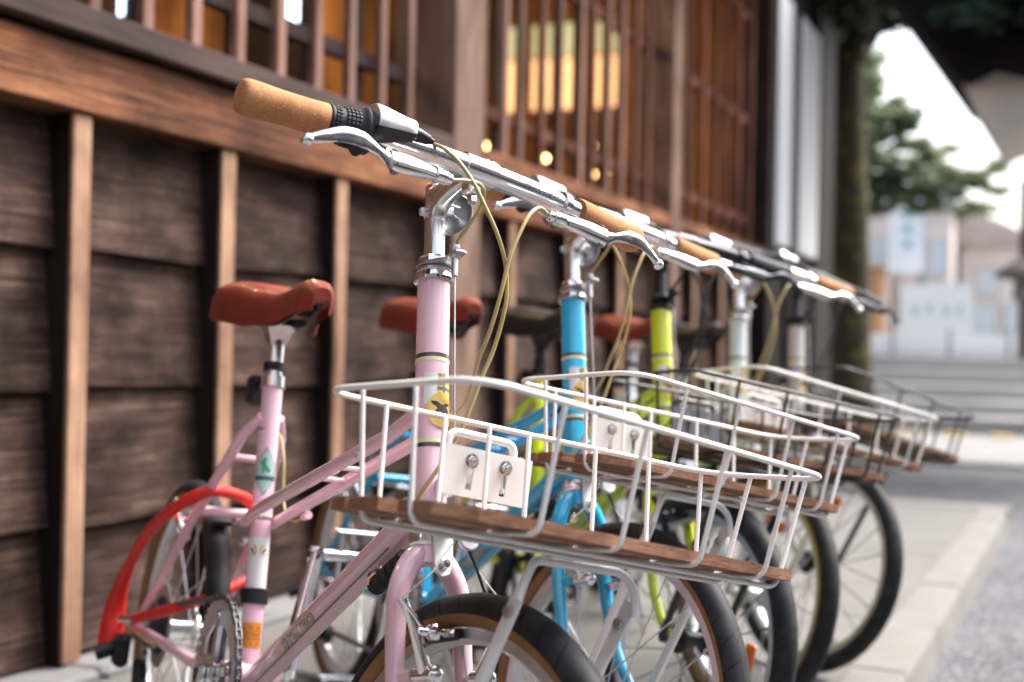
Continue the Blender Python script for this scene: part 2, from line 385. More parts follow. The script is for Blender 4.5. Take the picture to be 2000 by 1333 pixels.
while y < 6.3:
    y1 = min(y + 0.6, 6.395); dz = random.uniform(-0.001, 0.002)
    a, b = y + 0.003, y1 - 0.003
    m = MB()
    rings = []
    for yy in (a, b):
        k = ktx(yy); rings.append([(k, yy, -0.12), (k + 0.135, yy, -0.12), (k + 0.118, yy, -0.012), (k + 0.108, yy, 0.004 + dz), (k, yy, 0.004 + dz)])
    m.loft(rings); m.build('kerb_stone', M_kerb, kb, smooth=False); y = y1 + 0.0001 if y1 >= 6.39 else y1
x = 0.06
while x < 1.65:
    x1 = min(x + 0.6, 1.69)
    m = MB(); m.loft([[(xx, 6.404, -0.12), (xx, 6.404, 0.004), (xx, 6.61, 0.004), (xx, 6.625, -0.01), (xx, 6.65, -0.12)] for xx in (x + 0.003, x1 - 0.003)])
    m.build('kerb_stone', M_kerb, kb, smooth=False); x = x1
# far paving, tactile tiles and steps
wbox('far_pavement', M_stone, -6, 6, 9.9, 13.6, -0.2, -0.055, kind='structure')
tl = thing('tactile_paving', 'row of small yellow tactile tiles at the foot of the far stone steps', 'tactile tiles', (0, 13.3, -0.055))
for i in range(16):
    o = wbox('tile', plain('yellow_tile', (0.62, 0.42, 0.12), 0.7), -1.3 + i * 0.42, -1.3 + i * 0.42 + 0.2, -0.1, 0.1, 0, 0.02, tl)
M_step = plain('step_stone', (0.38, 0.375, 0.36), 0.9, var=0.12, vscale=1.2)
st = thing('stone_steps', 'pale grey stone steps across the far end of the street', 'steps', (0, 13.9, -0.055))
for i in range(5):
    wbox('step', M_step, -7, 7, 0.42 * i, 0.42 * (i + 1) + (3.0 if i == 4 else 0.0), -0.1, 0.15 * (i + 1), st, bev=0.012)

# ------------------------------------------------------------------ timber townhouse on the left
bd = thing('timber_townhouse', 'old dark timber townhouse with clapboard siding below a barred lattice window', 'house')
ZB0, ZB1 = 1.155, 1.292                                # reddish beam
batten_y = [-1.0, -0.48, 0.04, 0.56, 1.08, 1.6, 2.128, 2.642, 3.178, 3.79, 4.40, 5.02, 5.64, 6.26, 6.9, 7.5, 8.0, 8.42]
wb = MB().box((-0.07, 3.9, 0.62), (0.06, 10.2, 1.25)).build('backing_wall', M_darkwood, bd, smooth=False)
joints = [0.03, 0.300, 0.588, 0.881, 1.165]
for i in range(len(batten_y) - 1):
    y0, y1 = batten_y[i] - 0.01, batten_y[i + 1] - 0.012
    for k in range(4):
        z0, z1 = joints[k], joints[k + 1]; dl, dr = random.uniform(-0.006, 0.006), random.uniform(-0.006, 0.006)
        m = MB(); ny = 6; rings = []; c = V(0, (y0 + y1) / 2, (z0 + z1) / 2)
        w1, w2 = random.uniform(-0.003, 0.003), random.uniform(-0.003, 0.003)
        for j in range(ny + 1):
            t = j / ny; yy = y0 + (y1 - y0) * t; dz = dl + (dr - dl) * t + 0.004 * math.sin(3.1 * t + w1 * 800); bow = w2 * math.sin(math.pi * t)
            rings.append([V(-0.02, yy, z0 + dz) - c, V(0.030 + bow, yy, z0 + dz) - c, V(0.031 + bow, yy, z0 + dz + 0.004) - c, V(0.002 + bow * 0.5, yy, z1 + 0.012) - c, V(-0.02, yy, z1 + 0.012) - c])
        m.loft(rings); o = m.build('board', M_siding, bd, smooth=True, ang=20); o.location = c
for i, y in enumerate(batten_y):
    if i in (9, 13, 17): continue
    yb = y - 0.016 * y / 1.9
    wbox('batten_shade_side', M_darkwood, -0.02, 0.064, yb + 0.001, yb + 0.054, 0.032, ZB0 - 0.003, bd)  # dark timber paints in the shade on the batten's camera-facing side
    wbox('batten', M_post, 0.0645, 0.077 + random.uniform(-.002, .0005), yb, yb + 0.055, 0.032, ZB0 - 0.003, bd, bev=0.002)
def wallbox(name, mat, x0, x1, y0, y1, z0, z1, **k): return wbox(name, mat, x0, x1, y0, y1, z0, z1, bd, **k)
wallbox('beam', M_beam, -0.05, 0.088, -1.2, 3.785, ZB0, ZB1, bev=0.004)
wallbox('beam', M_beam, -0.05, 0.086, 4.005, 6.255, ZB0, ZB1, bev=0.004)
wallbox('beam', M_beam, -0.05, 0.086, 6.42, 8.445, ZB0, ZB1, bev=0.004)
wallbox('sill', M_sill, -0.05, 0.118, -1.2, 3.787, 1.304, 1.362, bev=0.004)
wallbox('sill', M_beam, -0.05, 0.116, 4.003, 6.257, 1.304, 1.362, bev=0.004)
wallbox('sill', M_beam, -0.05, 0.116, 6.418, 8.445, 1.304, 1.362, bev=0.004)
wallbox('groove_strip', M_darkwood, -0.05, 0.05, -1.2, 8.445, ZB1 + 0.0005, 1.3035)
M_bigpost = wood('big_post', (0.10, 0.060, 0.047), (0.24, 0.155, 0.115), 'Z', 1.0, 0.75, 0.6, 0.05)
for y0, y1 in ((3.79, 4.00), (6.26, 6.415), (8.45, 8.675), (9.123, 9.427), (10.135, 10.24)):
    wallbox('post', M_bigpost if y0 < 7 else M_darkwood, -0.1, 0.121, y0, y1, 0.031, 3.35, bev=0.005)
wallbox('post', M_darkwood, -0.1, 0.10, -1.4, -1.2, 0.03, 3.35)
for y0, y1 in ((8.68, 9.12), (9.43, 10.13)):
    wallbox('plaster_panel', M_plaster, -0.05, 0.128, y0, y1, 1.42, 3.10)
    wallbox('wainscot', M_darkwood, -0.05, 0.09, y0, y1, 0.03, 1.417)
    wallbox('lintel', M_darkwood, -0.05, 0.06, y0, y1, 3.103, 3.35)
wallbox('end_boarding', M_darkwood, -0.1, 0.10, 10.245, 11.0, 0.03, 3.35)
# lattice slats
sl1 = [2.166 - 0.172 * k for k in range(19, 0, -1)] + [2.166, 2.336, 2.509, 2.684, 2.862, 3.04, 3.218, 3.397, 3.573]
sl2 = [4.107, 4.298, 4.443, 4.652, 4.839, 5.081, 5.223, 5.419, 5.613, 5.805, 6.008]
sl3 = [6.721, 7.018, 7.293, 7.54, 7.841, 8.14]
for y in sl1 + sl2 + sl3:
    n_ = 'slat'; red = y > 5.7 or (y > 4.5 and random.random() < 0.3)
    wallbox(n_, M_slatred if red else M_slat, 0.052, 0.076, y - 0.019, y + 0.019, 1.3625, 3.1, bev=0.003)
wallbox('head_beam', M_darkwood, -0.05, 0.12, -1.2, 8.445, 3.103, 3.35)
# rails and rear lattice inside
for y0, y1 in ((-1.2, 3.78), (4.01, 6.25), (6.42, 8.445)):
    for z in (1.545, 2.19, 2.85):
        wallbox('rail', M_darkrail if y0 < 4 else M_slatred, -0.045, -0.012, y0, y1, z - 0.022, z + 0.022)
for y0, y1, n in ((-1.2, 3.78, 8), (4.01, 6.25, 11), (6.42, 8.445, 7)):
    for k in range(n):
        yy = y0 + (y1 - y0) * (k + 0.5) / n + random.uniform(-.03, .03)
        wallbox('mullion', M_darkwood, -0.062, -0.046, yy - 0.022, yy + 0.022, 1.3625, 3.1)
# interior seen through the bars
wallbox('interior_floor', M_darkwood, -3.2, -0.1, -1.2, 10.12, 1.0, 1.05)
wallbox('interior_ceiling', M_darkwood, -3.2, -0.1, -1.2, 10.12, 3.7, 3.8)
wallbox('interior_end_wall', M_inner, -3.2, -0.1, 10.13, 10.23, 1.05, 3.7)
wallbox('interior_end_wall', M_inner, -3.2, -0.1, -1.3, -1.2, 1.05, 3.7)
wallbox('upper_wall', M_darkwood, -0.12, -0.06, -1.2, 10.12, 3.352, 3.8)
yy = -1.2
k = 0
while yy < 10.12:
    w_ = random.choice((0.5, 0.7, 0.9)); y1 = min(yy + w_, 10.12)
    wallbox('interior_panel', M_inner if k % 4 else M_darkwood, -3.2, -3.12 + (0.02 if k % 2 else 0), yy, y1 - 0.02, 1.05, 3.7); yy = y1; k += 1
wallbox('cabinet', M_inner, -1.6, -0.9, 2.2, 3.4, 1.05, 2.0); wallbox('cabinet', M_darkwood, -1.3, -0.8, 4.4, 5.2, 1.05, 1.62)
wallbox('cabinet', M_inner, -2.6, -2.1, 6.5, 8.4, 1.05, 1.9)
M_glow = plain('warm_lit_paper', (0.8, 0.55, 0.3), 0.8, emit=(1.0, 0.54, 0.25), es=0.45)
M_glowg = plain('pale_green_lit_pane', (0.5, 0.5, 0.3), 0.8, emit=(0.42, 0.46, 0.26), es=0.30)
M_glowc = plain('cool_lit_pane', (0.8, 0.9, 1.0), 0.6, emit=(0.70, 0.86, 1.0), es=1.6)
M_bulb = plain('warm_bulb', (1, .8, .5), 0.5, emit=(1.0, 0.60, 0.22), es=5)
for x0 in (-2.50, -2.22, -1.94, -1.66):
    wallbox('paper_screen', M_glow, x0, x0 + 0.17, 10.09, 10.11, 2.66, 3.08)
    wallbox('screen_pane', M_glowg, x0, x0 + 0.17, 10.09, 10.11, 3.10, 3.36)
wallbox('partition', M_darkwood, -1.20, -1.15, 3.3, 5.0, 1.05, 1.80)
wallbox('screen_pane', M_glowc, -1.19, -1.16, 3.38, 3.74, 1.84, 2.25)
wallbox('screen_pane', M_glowc, -1.19, -1.16, 4.72, 4.87, 2.05, 2.60)
wallbox('partition_post', M_darkwood, -1.20, -1.15, 3.76, 3.82, 1.805, 3.695); wallbox('partition_post', M_darkwood, -1.20, -1.15, 4.90, 4.96, 1.805, 3.695)
for (x, y, z, lab) in ((-1.65, 9.0, 2.09, 'brightest warm bulb low behind the middle of the lattice bay'), (-1.28, 9.0, 1.96, 'warm bulb just right of the brightest one in the middle lattice bay'), (-1.14, 9.0, 2.0, 'faint warm bulb nearest the right post of the middle lattice bay'), (-1.36, 9.2, 2.2, 'small warm bulb slightly above its neighbours in the middle lattice bay'), (-2.14, 9.0, 2.2, 'warm bulb low behind the bars beside the big tan post')):
    lt = thing('pendant_lamp', lab, 'lamp', (x, y, z), 'warm lamps glowing behind the lattice')
    MB().ball((0, 0, 0), 0.022, 12).build('bulb', M_bulb, lt)
    MB().tube([(0, 0, 0.033), (0, 0, 3.69 - z)], 0.003, 6).build('cord', M_black, lt)
for (x, y, z, e) in ((-1.5, 3.6, 2.9, 26), (-1.6, 5.9, 2.9, 30), (-1.6, 8.8, 2.8, 16), (-1.5, 1.2, 2.9, 16)):
    ld = bpy.data.lights.new('interior_light', 'POINT'); ld.energy = e; ld.color = (1.0, 0.70, 0.38); ld.shadow_soft_size = 0.12
    lo = bpy.data.objects.new('interior_light', ld); SC.collection.objects.link(lo); lo.location = (x, y, z)
# foundation stone, eave
for k in range(11):
    wallbox('foundation_stone', M_stonebase, -0.1, 0.145, -1.2 + k * 1.12, -1.2 + k * 1.12 + 1.11, -0.09, 0.026 + random.uniform(-.003, .003), bev=0.01)
m = MB(); m.loft([[(-0.3, yy, 3.36), (0.62, yy, 3.20), (0.64, yy, 3.28), (-0.3, yy, 3.60)] for yy in (-1.5, 8.4)])
m.build('eave', M_darkwood, bd, smooth=False)
for k in range(21):
    o = MB().box((0, 0, 0), (0.85, 0.05, 0.07), (V(0.9876, 0, -0.157), V(0, 1, 0), V(0.157, 0, 0.9876))).build('rafter', M_darkwood, bd, smooth=False)
    o.location = (0.17, -1.3 + k * 0.46, 3.235)
#@@BACKGROUND
# ------------------------------------------------------------------ far end of the street
def leaves(name, mat, centre, rad, n, size, parent, seed=1, shape=None, **pr):
    rnd = random.Random(seed); m = MB(); C = V(centre)
    clumps = []
    for i in range(max(6, n // 130)):
        while True:
            d = V(rnd.uniform(-1, 1), rnd.uniform(-1, 1), rnd.uniform(-1, 1))
            if d.length < 1: break
        clumps.append((V(d.x * rad[0], d.y * rad[1], d.z * rad[2]), rnd.uniform(0.12, 0.3)))
    for i in range(n):
        c, s = clumps[rnd.randrange(len(clumps))]
        d = V(rnd.gauss(0, 1), rnd.gauss(0, 1), rnd.gauss(0, 0.55)) * s * min(rad) * 0.75
        p = C + c + d; a = V(rnd.gauss(0, 1), rnd.gauss(0, 1), rnd.gauss(0, 1)).normalized(); u, w = basis(a); q = size * rnd.uniform(0.6, 1.4)
        b = len(m.v); m.v += [p - u * q, p + w * q * 0.45, p + u * q, p - w * q * 0.45]; m.f.append((b, b + 1, b + 2, b + 3))
    return m.build(name, mat, parent, smooth=False, **pr)
def leafmat(name, col, tr):
    m = plain(name, col, 0.6); t = m.node_tree; b = t.nodes['Principled BSDF']; o = t.nodes['Material Output']
    tl = t.nodes.new('ShaderNodeBsdfTranslucent'); tl.inputs[0].default_value = (*tr, 1); mx = t.nodes.new('ShaderNodeMixShader'); mx.inputs[0].default_value = 0.5
    t.links.new(b.outputs[0], mx.inputs[1]); t.links.new(tl.outputs[0], mx.inputs[2]); t.links.new(mx.outputs[0], o.inputs[0]); return m
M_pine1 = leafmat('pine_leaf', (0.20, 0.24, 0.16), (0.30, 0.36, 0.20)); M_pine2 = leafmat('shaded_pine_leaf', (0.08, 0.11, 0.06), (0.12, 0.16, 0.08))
M_leafd = plain('dark_leaf', (0.022, 0.034, 0.018), 0.6)
M_leafg = plain('grey_green_leaf', (0.17, 0.20, 0.145), 0.6)
M_moss = speckle('mossy_bark', (0.035, 0.028, 0.02), (0.105, 0.092, 0.028), 7, 0.95, 0.57, (0.062, 0.055, 0.026), bump=0.8)
tr = thing('mossy_tree', 'large tree with a thick mossy trunk beyond the end of the timber house', 'tree', (0.03, 12.25, -0.085))
MB().tube(spline([(0.07, 0, 0), (0.04, 0, 0.35), (0.02, 0, 1.0), (0, 0, 2.0), (-0.05, 0.05, 3.2), (-0.15, 0.1, 5.2)], 4), [0.32 - 0.09 * min(1, i / 6) - 0.004 * i for i in range(21)], 20).build('trunk', M_moss, tr)
for i, q in enumerate(((1.1, .6, 4.9), (-1.2, -.3, 5.0), (.5, -1.0, 5.3), (0.8, -0.9, 4.5))):
    MB().tube(spline([(-0.06, 0.06, 3.3), (q[0] * .5, q[1] * .5, 3.3 + (q[2] - 3.3) * .7), q], 5), [0.09 - 0.006 * k for k in range(11)], 8).build('limb', M_moss, tr)
leaves('crown', M_leafd, (-0.20, -0.9, 4.25), (1.0, 1.5, 0.75), 22000, 0.07, tr, 3)
pt = thing('pine_tree', 'loose grey green pine with sky showing between its branches beyond the mossy trunk', 'tree', (-0.9, 16.6, -0.085))
MB().tube(spline([(0, 0, 0), (-0.05, 0, 1.6), (0.15, 0, 3.0), (0.1, 0, 4.6)], 5), [0.14 - 0.006 * k for k in range(16)], 12).build('trunk', M_moss, pt)
for i, (q, r_) in enumerate((((1.35, 0, 2.75), .5), ((0.75, .2, 3.15), .5), ((0.35, 0, 3.55), .5), ((0.75, -.2, 3.6), .4), ((0.2, .1, 4.2), .5), ((1.75, .1, 2.85), .35), ((0.35, 0, 2.85), .4), ((1.1, .2, 3.15), .4), ((0.5, 0, 3.9), .4), ((0.9, 0, 2.75), .4))):
    MB().tube(spline([(0.1, 0, q[2] - 0.5), (q[0] * .5, q[1] * .5, q[2] - .15), q], 4), [0.045 - 0.004 * k for k in range(9)], 6).build('branch', M_moss, pt)
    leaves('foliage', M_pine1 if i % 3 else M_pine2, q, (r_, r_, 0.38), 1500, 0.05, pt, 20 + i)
# gate roof on the right
gt = thing('gate_roof', 'dark overhanging roof with a pale plaster gable at the upper right', 'roof')
M_roofd = plain('dark_roof', (0.008, 0.007, 0.008), 0.9, spec=0.05)
def prism_y(name, mat, poly, y0, y1, parent, **k):
    m = MB(); m.loft([[(x, yy, z) for x, z in poly] for yy in (y0, y1)]); return m.build(name, mat, parent, smooth=False, **k)
prism_y('roof_slab', M_roofd, [(0.86, 3.05), (1.15, 2.62), (1.24, 2.565), (1.42, 2.65), (1.60, 2.60), (2.2, 2.62), (3.2, 2.62), (3.2, 4.0), (0.22, 4.0)], 9.3, 11.2, gt)
M_gable = plain('beige_plaster', (0.58, 0.54, 0.49), 0.9, var=0.08, vscale=3)
prism_y('gable_wall', M_gable, [(1.16, 2.66), (1.42, 2.205), (1.6, 2.27), (3.2, 2.27), (3.2, 2.7)], 9.6, 11.0, gt)
wbox('post', M_darkwood, 2.9, 3.1, 9.8, 10.0, -0.085, 2.3, gt)
ft = thing('overhanging_bush', 'dark green foliage hanging over the gate roof in the top right corner', 'tree', (2.0, 8.9, 0))
MB().tube(spline([(1.9, 0.3, -0.085), (1.8, .3, 1.5), (1.2, .2, 3.0), (0.6, 0, 3.7)], 5), [0.13 - 0.006 * k for k in range(16)], 10).build('trunk', M_moss, ft)
leaves('foliage', leafmat('deep_green_leaf', (0.025, 0.055, 0.032), (0.02, 0.05, 0.03)), (-0.25, 0.15, 3.15), (0.75, 0.3, 0.42), 7000, 0.05, ft, 5)
# stone lantern at the right edge
ln = thing('stone_lantern', 'dark capped stone lantern at the right edge beyond the steps', 'lantern', (1.44, 15.0, 0.69))
MB().lathe([(0.07, 0), (0.06, 0.1), (0.055, 0.55), (0.07, 0.62)], (0, 0, 0), (0, 0, 1), 12).build('shaft', plain('dark_stone', (0.09, 0.075, 0.07), 0.9), ln)
MB().lathe([(0.1, 0.62), (0.12, 0.66), (0.11, 0.80), (0.09, 0.83)], (0, 0, 0), (0, 0, 1), 8).build('fire_box', M_stone, ln)
MB().lathe([(0.12, 0.83), (0.30, 0.86), (0.29, 0.92), (0.22, 0.98), (0.06, 1.06)], (0, 0, 0), (0, 0, 1), 8).build('cap', MATS['dark_stone'], ln)
MB().lathe([(0.05, 1.06), (0.055, 1.2), (0.05, 1.9)], (0, 0, 0), (0, 0, 1), 8).build('finial', plain('dark_red_post', (0.10, 0.035, 0.03), 0.8), ln)
# fence panels on the steps
wl = thing('white_fence', 'low white panelled fence standing on top of the stone steps', 'fence', (0, 17.6, 0.69))
for k in range(13):
    wbox('panel', plain('white_fence_paint', (0.72, 0.72, 0.74), 0.6), -4.4 + k * 0.7, -4.4 + k * 0.7 + 0.66, 0, 0.04, 0.02, 0.27 + (0.02 if k % 3 else 0.12), wl)
    wbox('post', plain('fence_post_grey', (0.25, 0.26, 0.28), 0.6), -4.44 + k * 0.7, -4.4 + k * 0.7, -0.01, 0.05, 0, 0.38, wl)
# houses
def house(x0, x1, y, z1, depth, wall, roofc, label, roof='flat', wins=(), z0=-0.085, gables=0):
    h = thing('far_house', label, 'house', ((x0 + x1) / 2, y, z0), 'pale houses at the far end of the street'); w2 = (x1 - x0) / 2
    wbox('wall', wall, -w2, w2, 0, depth, 0, z1 - z0, h)
    if roof == 'flat': wbox('roof', roofc, -w2 - .15, w2 + .15, -.2, depth, z1 - z0 + 0.002, z1 - z0 + .2, h)
    else:
        m = MB(); zz = z1 - z0 + 0.002
        m.loft([[(-w2 - .3, yy, zz), (w2 + .3, yy, zz), (gables, yy, zz + 1.1)] for yy in (-.4, depth)]); m.build('roof', roofc, h, smooth=False)
    for wx, wz, ww, wh, mt in wins:
        fr = wbox('window', plain('window_frame', (0.5, 0.48, 0.46), 0.5), wx - ww / 2, wx + ww / 2, -0.06, -0.001, wz, wz + wh, h)
        wbox('pane', mt, -ww / 2 + .05, ww / 2 - .05, -0.045, -0.032, -wh / 2 + .05, wh / 2 - .05, fr)
    return h
M_hw = plain('house_white', (0.88, 0.84, 0.76), 0.9, var=0.08, vscale=.6); M_hb = plain('house_beige', (0.84, 0.73, 0.62), 0.9, var=0.1, vscale=.8)
M_hp = plain('house_pinkgrey', (0.80, 0.70, 0.63), 0.9, var=0.12, vscale=.9); M_ho = plain('house_ochre', (0.50, 0.26, 0.12), 0.9)
M_rt = plain('brown_tile_roof', (0.55, 0.45, 0.40), 0.8, var=0.15, vscale=2); M_rg = plain('grey_tile_roof', (0.50, 0.49, 0.49), 0.8)
M_pane = plain('window_glass', (0.40, 0.40, 0.40), 0.1, 0.0); M_panel = plain('pale_pane', (0.62, 0.68, 0.70), 0.3)
house(-8.5, -4.3, 42, 5.2, 6, M_hw, M_rg, 'white flat fronted house just right of the mossy trunk', 'flat', ((1.2, 3.2, .9, 1.2, M_pane), (-.9, 3.2, .9, 1.2, M_pane), (1.1, .6, 1.2, 1.9, M_panel)))
house(-4.2, -2.75, 40, 5.0, 6, M_hb, M_rt, 'narrow beige house behind the white banner', 'flat', ((0.0, 3.3, .7, 1.0, M_panel), (-.1, .8, .8, 1.6, M_pane)))
house(-3.4, -2.95, 37.2, 3.1, 2, M_ho, M_rt, 'slim ochre kiosk wall beneath the white banner', 'flat', ())
house(-2.7, -1.3, 39, 4.9, 6, M_hp, M_rg, 'pinkish grey house with a brown tiled roof beside the utility pole', 'gable', ((0.35, 3.0, .5, 1.1, M_panel), (-.3, .7, .8, 1.5, M_pane)))
house(-1.2, 0.9, 41, 4.0, 6, M_hp, M_rt, 'low house under a sloping brown roof near the right edge', 'gable', ((-.3, 2.6, .7, .8, M_panel), (.5, 1.0, .7, 1.4, M_panel), (-.45, .7, .9, 1.7, M_panel)), gables=-.9)
house(1.2, 5, 44, 4.5, 6, M_hb, M_rg, 'beige house at the far right behind the lantern', 'flat', ((-.6, 2.6, .7, .8, M_pane),))
house(-14, -8.7, 44, 6.0, 6, M_hb, M_rg, 'broad beige house hidden behind the mossy trunk', 'gable', ((1.6, 3.2, .9, 1.2, M_pane),))
bn = thing('banner', 'tall white hanging banner with small teal marks in front of the far houses', 'banner', (-1.6, 31.1, 0))
wbox('cloth', plain('banner_white', (0.78, 0.80, 0.82), 0.8), -0.36, 0.36, 0, 0.02, 2.6, 4.25, bn)
for z in (3.15, 3.5, 3.85):
    wbox('mark', plain('banner_teal', (0.16, 0.42, 0.46), 0.8), -0.07, 0.09, -0.012, -0.001, z, z + 0.17, bn)
MB().tube([(-0.42, 0.03, -0.085), (-0.42, 0.03, 4.35)], 0.03, 8).build('pole', M_alu2, bn)
pl = MB().tube([(-1.55, 34, -0.085), (-1.55, 34, 4.6)], [0.14, 0.11], 12).build('utility_pole', plain('pole_grey', (0.27, 0.26, 0.27), 0.8))
pl['label'] = 'grey utility pole standing between the pinkish house and the banner'; pl['category'] = 'utility pole'
sg = thing('white_signboard', 'square white shop sign with pale green figures low on the far street', 'sign', (-0.9, 30.5, 0))
wbox('board', plain('sign_white', (0.84, 0.82, 0.77), 0.7), -0.75, 0.75, 0, 0.05, 1.0, 2.3, sg)
for x, z in ((-.5, 1.6), (-.2, 1.65), (.15, 1.6), (.45, 1.62)): wbox('mark', plain('pale_green_print', (0.48, 0.60, 0.55), 0.8), x, x + .14, -.01, -.001, z, z + .22, sg)
wbox('leg', M_alu2, -.6, -.54, 0, .05, -.085, 1.0, sg); wbox('leg', M_alu2, .54, .6, 0, .05, -.085, 1.0, sg)
sg['label'] = 'square white shop sign with pale green marks low on the far street'
#@@BIKES
# unseen neighbours across the street and one added behind, which shade the street and show in the bright metal
def neighbour(label, x0, x1, y0, y1, z1, mat, door):
    h = thing('street_house', label, 'house', (x0, y0, -0.085), 'houses lining the near side of the street')
    wbox('wall', mat, 0, x1 - x0, 0, y1 - y0, 0, z1, h)
    m = MB(); m.loft([[(-.5, yy, z1 - .05), (x1 - x0 + .5, yy, z1 - .05), ((x1 - x0) / 2, yy, z1 + 1.0)] for yy in (-.4, y1 - y0 + .4)]); m.build('roof', M_rt, h, smooth=False)
    n = int((y1 - y0) / 1.3)
    for k in range(n):
        fr = wbox('window', M_darkwood, -.05, -.001, .3 + k * 1.3, 1.2 + k * 1.3, 1.0, 2.2, h); wbox('pane', M_pane, -.018, .004, -.4, .4, -.55, .55, fr).location = (-.04, 0, 0)
M_nb = plain('brown_render', (0.10, 0.08, 0.068), 0.9, var=.2, vscale=1.5); M_nb2 = plain('grey_render', (0.16, 0.15, 0.145), 0.9, var=.2, vscale=1.5)
neighbour('brown rendered house across the street from the bicycles', 6.2, 9.5, -5, 2.8, 3.4, M_nb, 0)
neighbour('grey rendered house across the street further along', 6.4, 9.5, 3.8, 6.6, 2.7, M_nb2, 0)
neighbour('unseen dark house added behind the viewpoint to block light', 0.2, 4.2, -6.5, -3.2, 3.0, M_nb, 0)  # added out of view to cut light on camera-facing sides
# ------------------------------------------------------------------ bicycles
HX, HZ, HA, HL = 0.5168, 0.5078, 1.2743, 0.2728
def make_bike(cfg):
    yaw, lean, s = cfg['yaw'], cfg['lean'], cfg['steer']
    F = V(math.cos(yaw), math.sin(yaw), 0); Lh = V(-math.sin(yaw), math.cos(yaw), 0); Z = V(0, 0, 1)
    Uu = Z * math.cos(lean) + Lh * math.sin(lean); Ll = Lh * math.cos(lean) - Z * math.sin(lean)
    root = thing('bicycle', cfg['label'], 'bicycle', group='bicycles parked in a row beside the timber house')
    root.matrix_world = Matrix(((F.x, Ll.x, Uu.x, cfg['x']), (F.y, Ll.y, Uu.y, cfg['y']), (F.z, Ll.z, Uu.z, 0), (0, 0, 0, 1)))
    h = V(HX, 0, HZ); AX = V(-math.cos(HA), 0, math.sin(HA)); FD = V(math.sin(HA), 0, math.cos(HA)); YY = V(0, 1, 0)
    f2 = FD * math.cos(s) + YY * math.sin(s); l2 = YY * math.cos(s) - FD * math.sin(s)
    def S(q): return h + f2 * q[0] + l2 * q[1] + AX * q[2]
    paint, metal, metal2, grip, sadl, wire, cab = cfg['paint'], cfg['metal'], cfg['metal2'], cfg['grip'], cfg['saddle'], cfg['wire'], cfg['cable']
    det = cfg.get('detail', 1)
    # ---- frame
    fr = MB()
    fr.tube([h - AX * 0.001, h + AX * HL], 0.0178, 24)
    bb = V(0, 0, 0.248); sd = V(-0.2142, 0, 0.9768); stt = V(-0.0866, 0, 0.6466)
    fr.tube([bb, stt], 0.0146, 20)
    fr.tube([V(0.012, 0, 0.236), V(0.500, 0, 0.534)], 0.0172, 20)
    fr.tube([bb + V(0, -0.036, 0), bb + V(0, 0.036, 0)], 0.0205, 20)
    for q in (-1, 1):
        fr.tube([V(0.478, 0.010 * q, 0.632), V(0.42, 0.018 * q, 0.60), V(0.0, 0.024 * q, 0.468), V(-0.052, 0.020 * q, 0.4475)], [0.008, 0.0082, 0.0082, 0.007], 12)
        fr.tube([V(-0.072, 0.013 * q, 0.594), V(-0.10, 0.028 * q, 0.565), V(-0.22, 0.05 * q, 0.425), V(-0.398, 0.064 * q, 0.243)], [0.007, 0.0078, 0.0078, 0.0065], 12)
        fr.tube([V(-0.02, 0.022 * q, 0.245), V(-0.10, 0.042 * q, 0.24), V(-0.392, 0.064 * q, 0.232)], [0.010, 0.0098, 0.007], 12)
        fr.tube([V(-0.048, 0.016 * q, 0.452), V(-0.10, 0.035 * q, 0.385), V(-0.398, 0.060 * q, 0.243)], [0.007, 0.0075, 0.006], 10) if det == 9 else None
        fr.box((-0.399, 0.064 * q, 0.236), (0.034, 0.005, 0.032), bev=0.002)
    fr.tube([V(-0.205, -0.047, 0.443), V(-0.205, 0.047, 0.443)], 0.0075, 12)       # brake bridge
    fr.tube([V(-0.128, -0.031, 0.53), V(-0.128, 0.031, 0.53)], 0.005, 8)
    for t in (0.36, 0.5):
        p = V(0.42, 0, 0.60).lerp(V(0.0, 0, 0.468), t); fr.box(p, (0.03, 0.042, 0.006), bev=0.002)
    fr.box((0.355, -0.026, 0.572), (0.016, 0.006, 0.008), bev=0.001)
    fr.tube([V(0.06, 0.03, 0.475), V(0.046, 0.03, 0.471)], 0.006, 10)
    fo = fr.build('frame', paint, root)
    # stripes
    def band(name, o, a, r, mat, w): MB().lathe([(r + .0002, -w / 2), (r + .0004, -w / 2), (r + .0004, w / 2), (r + .0002, w / 2)], o, a, 24).build(name, mat, fo)
    for ax_, m1, m2 in ((0.186, M_olive, M_cream), (0.094, M_cream, M_olive)):
        band('stripe', h + AX * ax_, AX, 0.0178, m1, 0.0042); band('stripe', h + AX * (ax_ - 0.0044), AX, 0.0178, m2, 0.0042)
    for q_, m1, m2 in ((0.315, M_olive, M_cream), (0.195, M_cream, M_olive)):
        p = bb + sd * (q_ + 0.02); band('stripe', p, sd, 0.0146, m1, 0.003); band('stripe', p - sd * 0.0045, sd, 0.0146, m2, 0.005)
    # head badge on the front of the head tube: flag field above a gold disc
    bo = h + AX * 0.150 + FD * 0.0178; out = FD
    def hp(rows, mat, name, dz=0, lift=.0003, seg=8): return wrap_patch(rows, bo + AX * dz, AX, YY, out, 0.0178, mat, fo, name, lift=lift, nseg=seg)
    hp([(-0.018, -0.016, 0.016), (0.016, -0.016, 0.016)], M_whitesticker, 'badge_field')
    hp([(-0.018, -0.002, 0.016), (0.016, -0.002, 0.016)], M_yellowsticker, 'badge_quarter', lift=.0005)
    hp([(-0.018, 0.0045, 0.0065), (0.016, 0.0045, 0.0065)], M_bluesticker, 'badge_cross', lift=.0008)
    hp([(-0.002, -0.002, 0.016), (0.001, -0.002, 0.016)], M_bluesticker, 'badge_cross', lift=.0009)
    hp([(0.003, -0.001, 0.0035), (0.0145, -0.001, 0.0035)], M_bluesticker, 'badge_cross', lift=.0008)
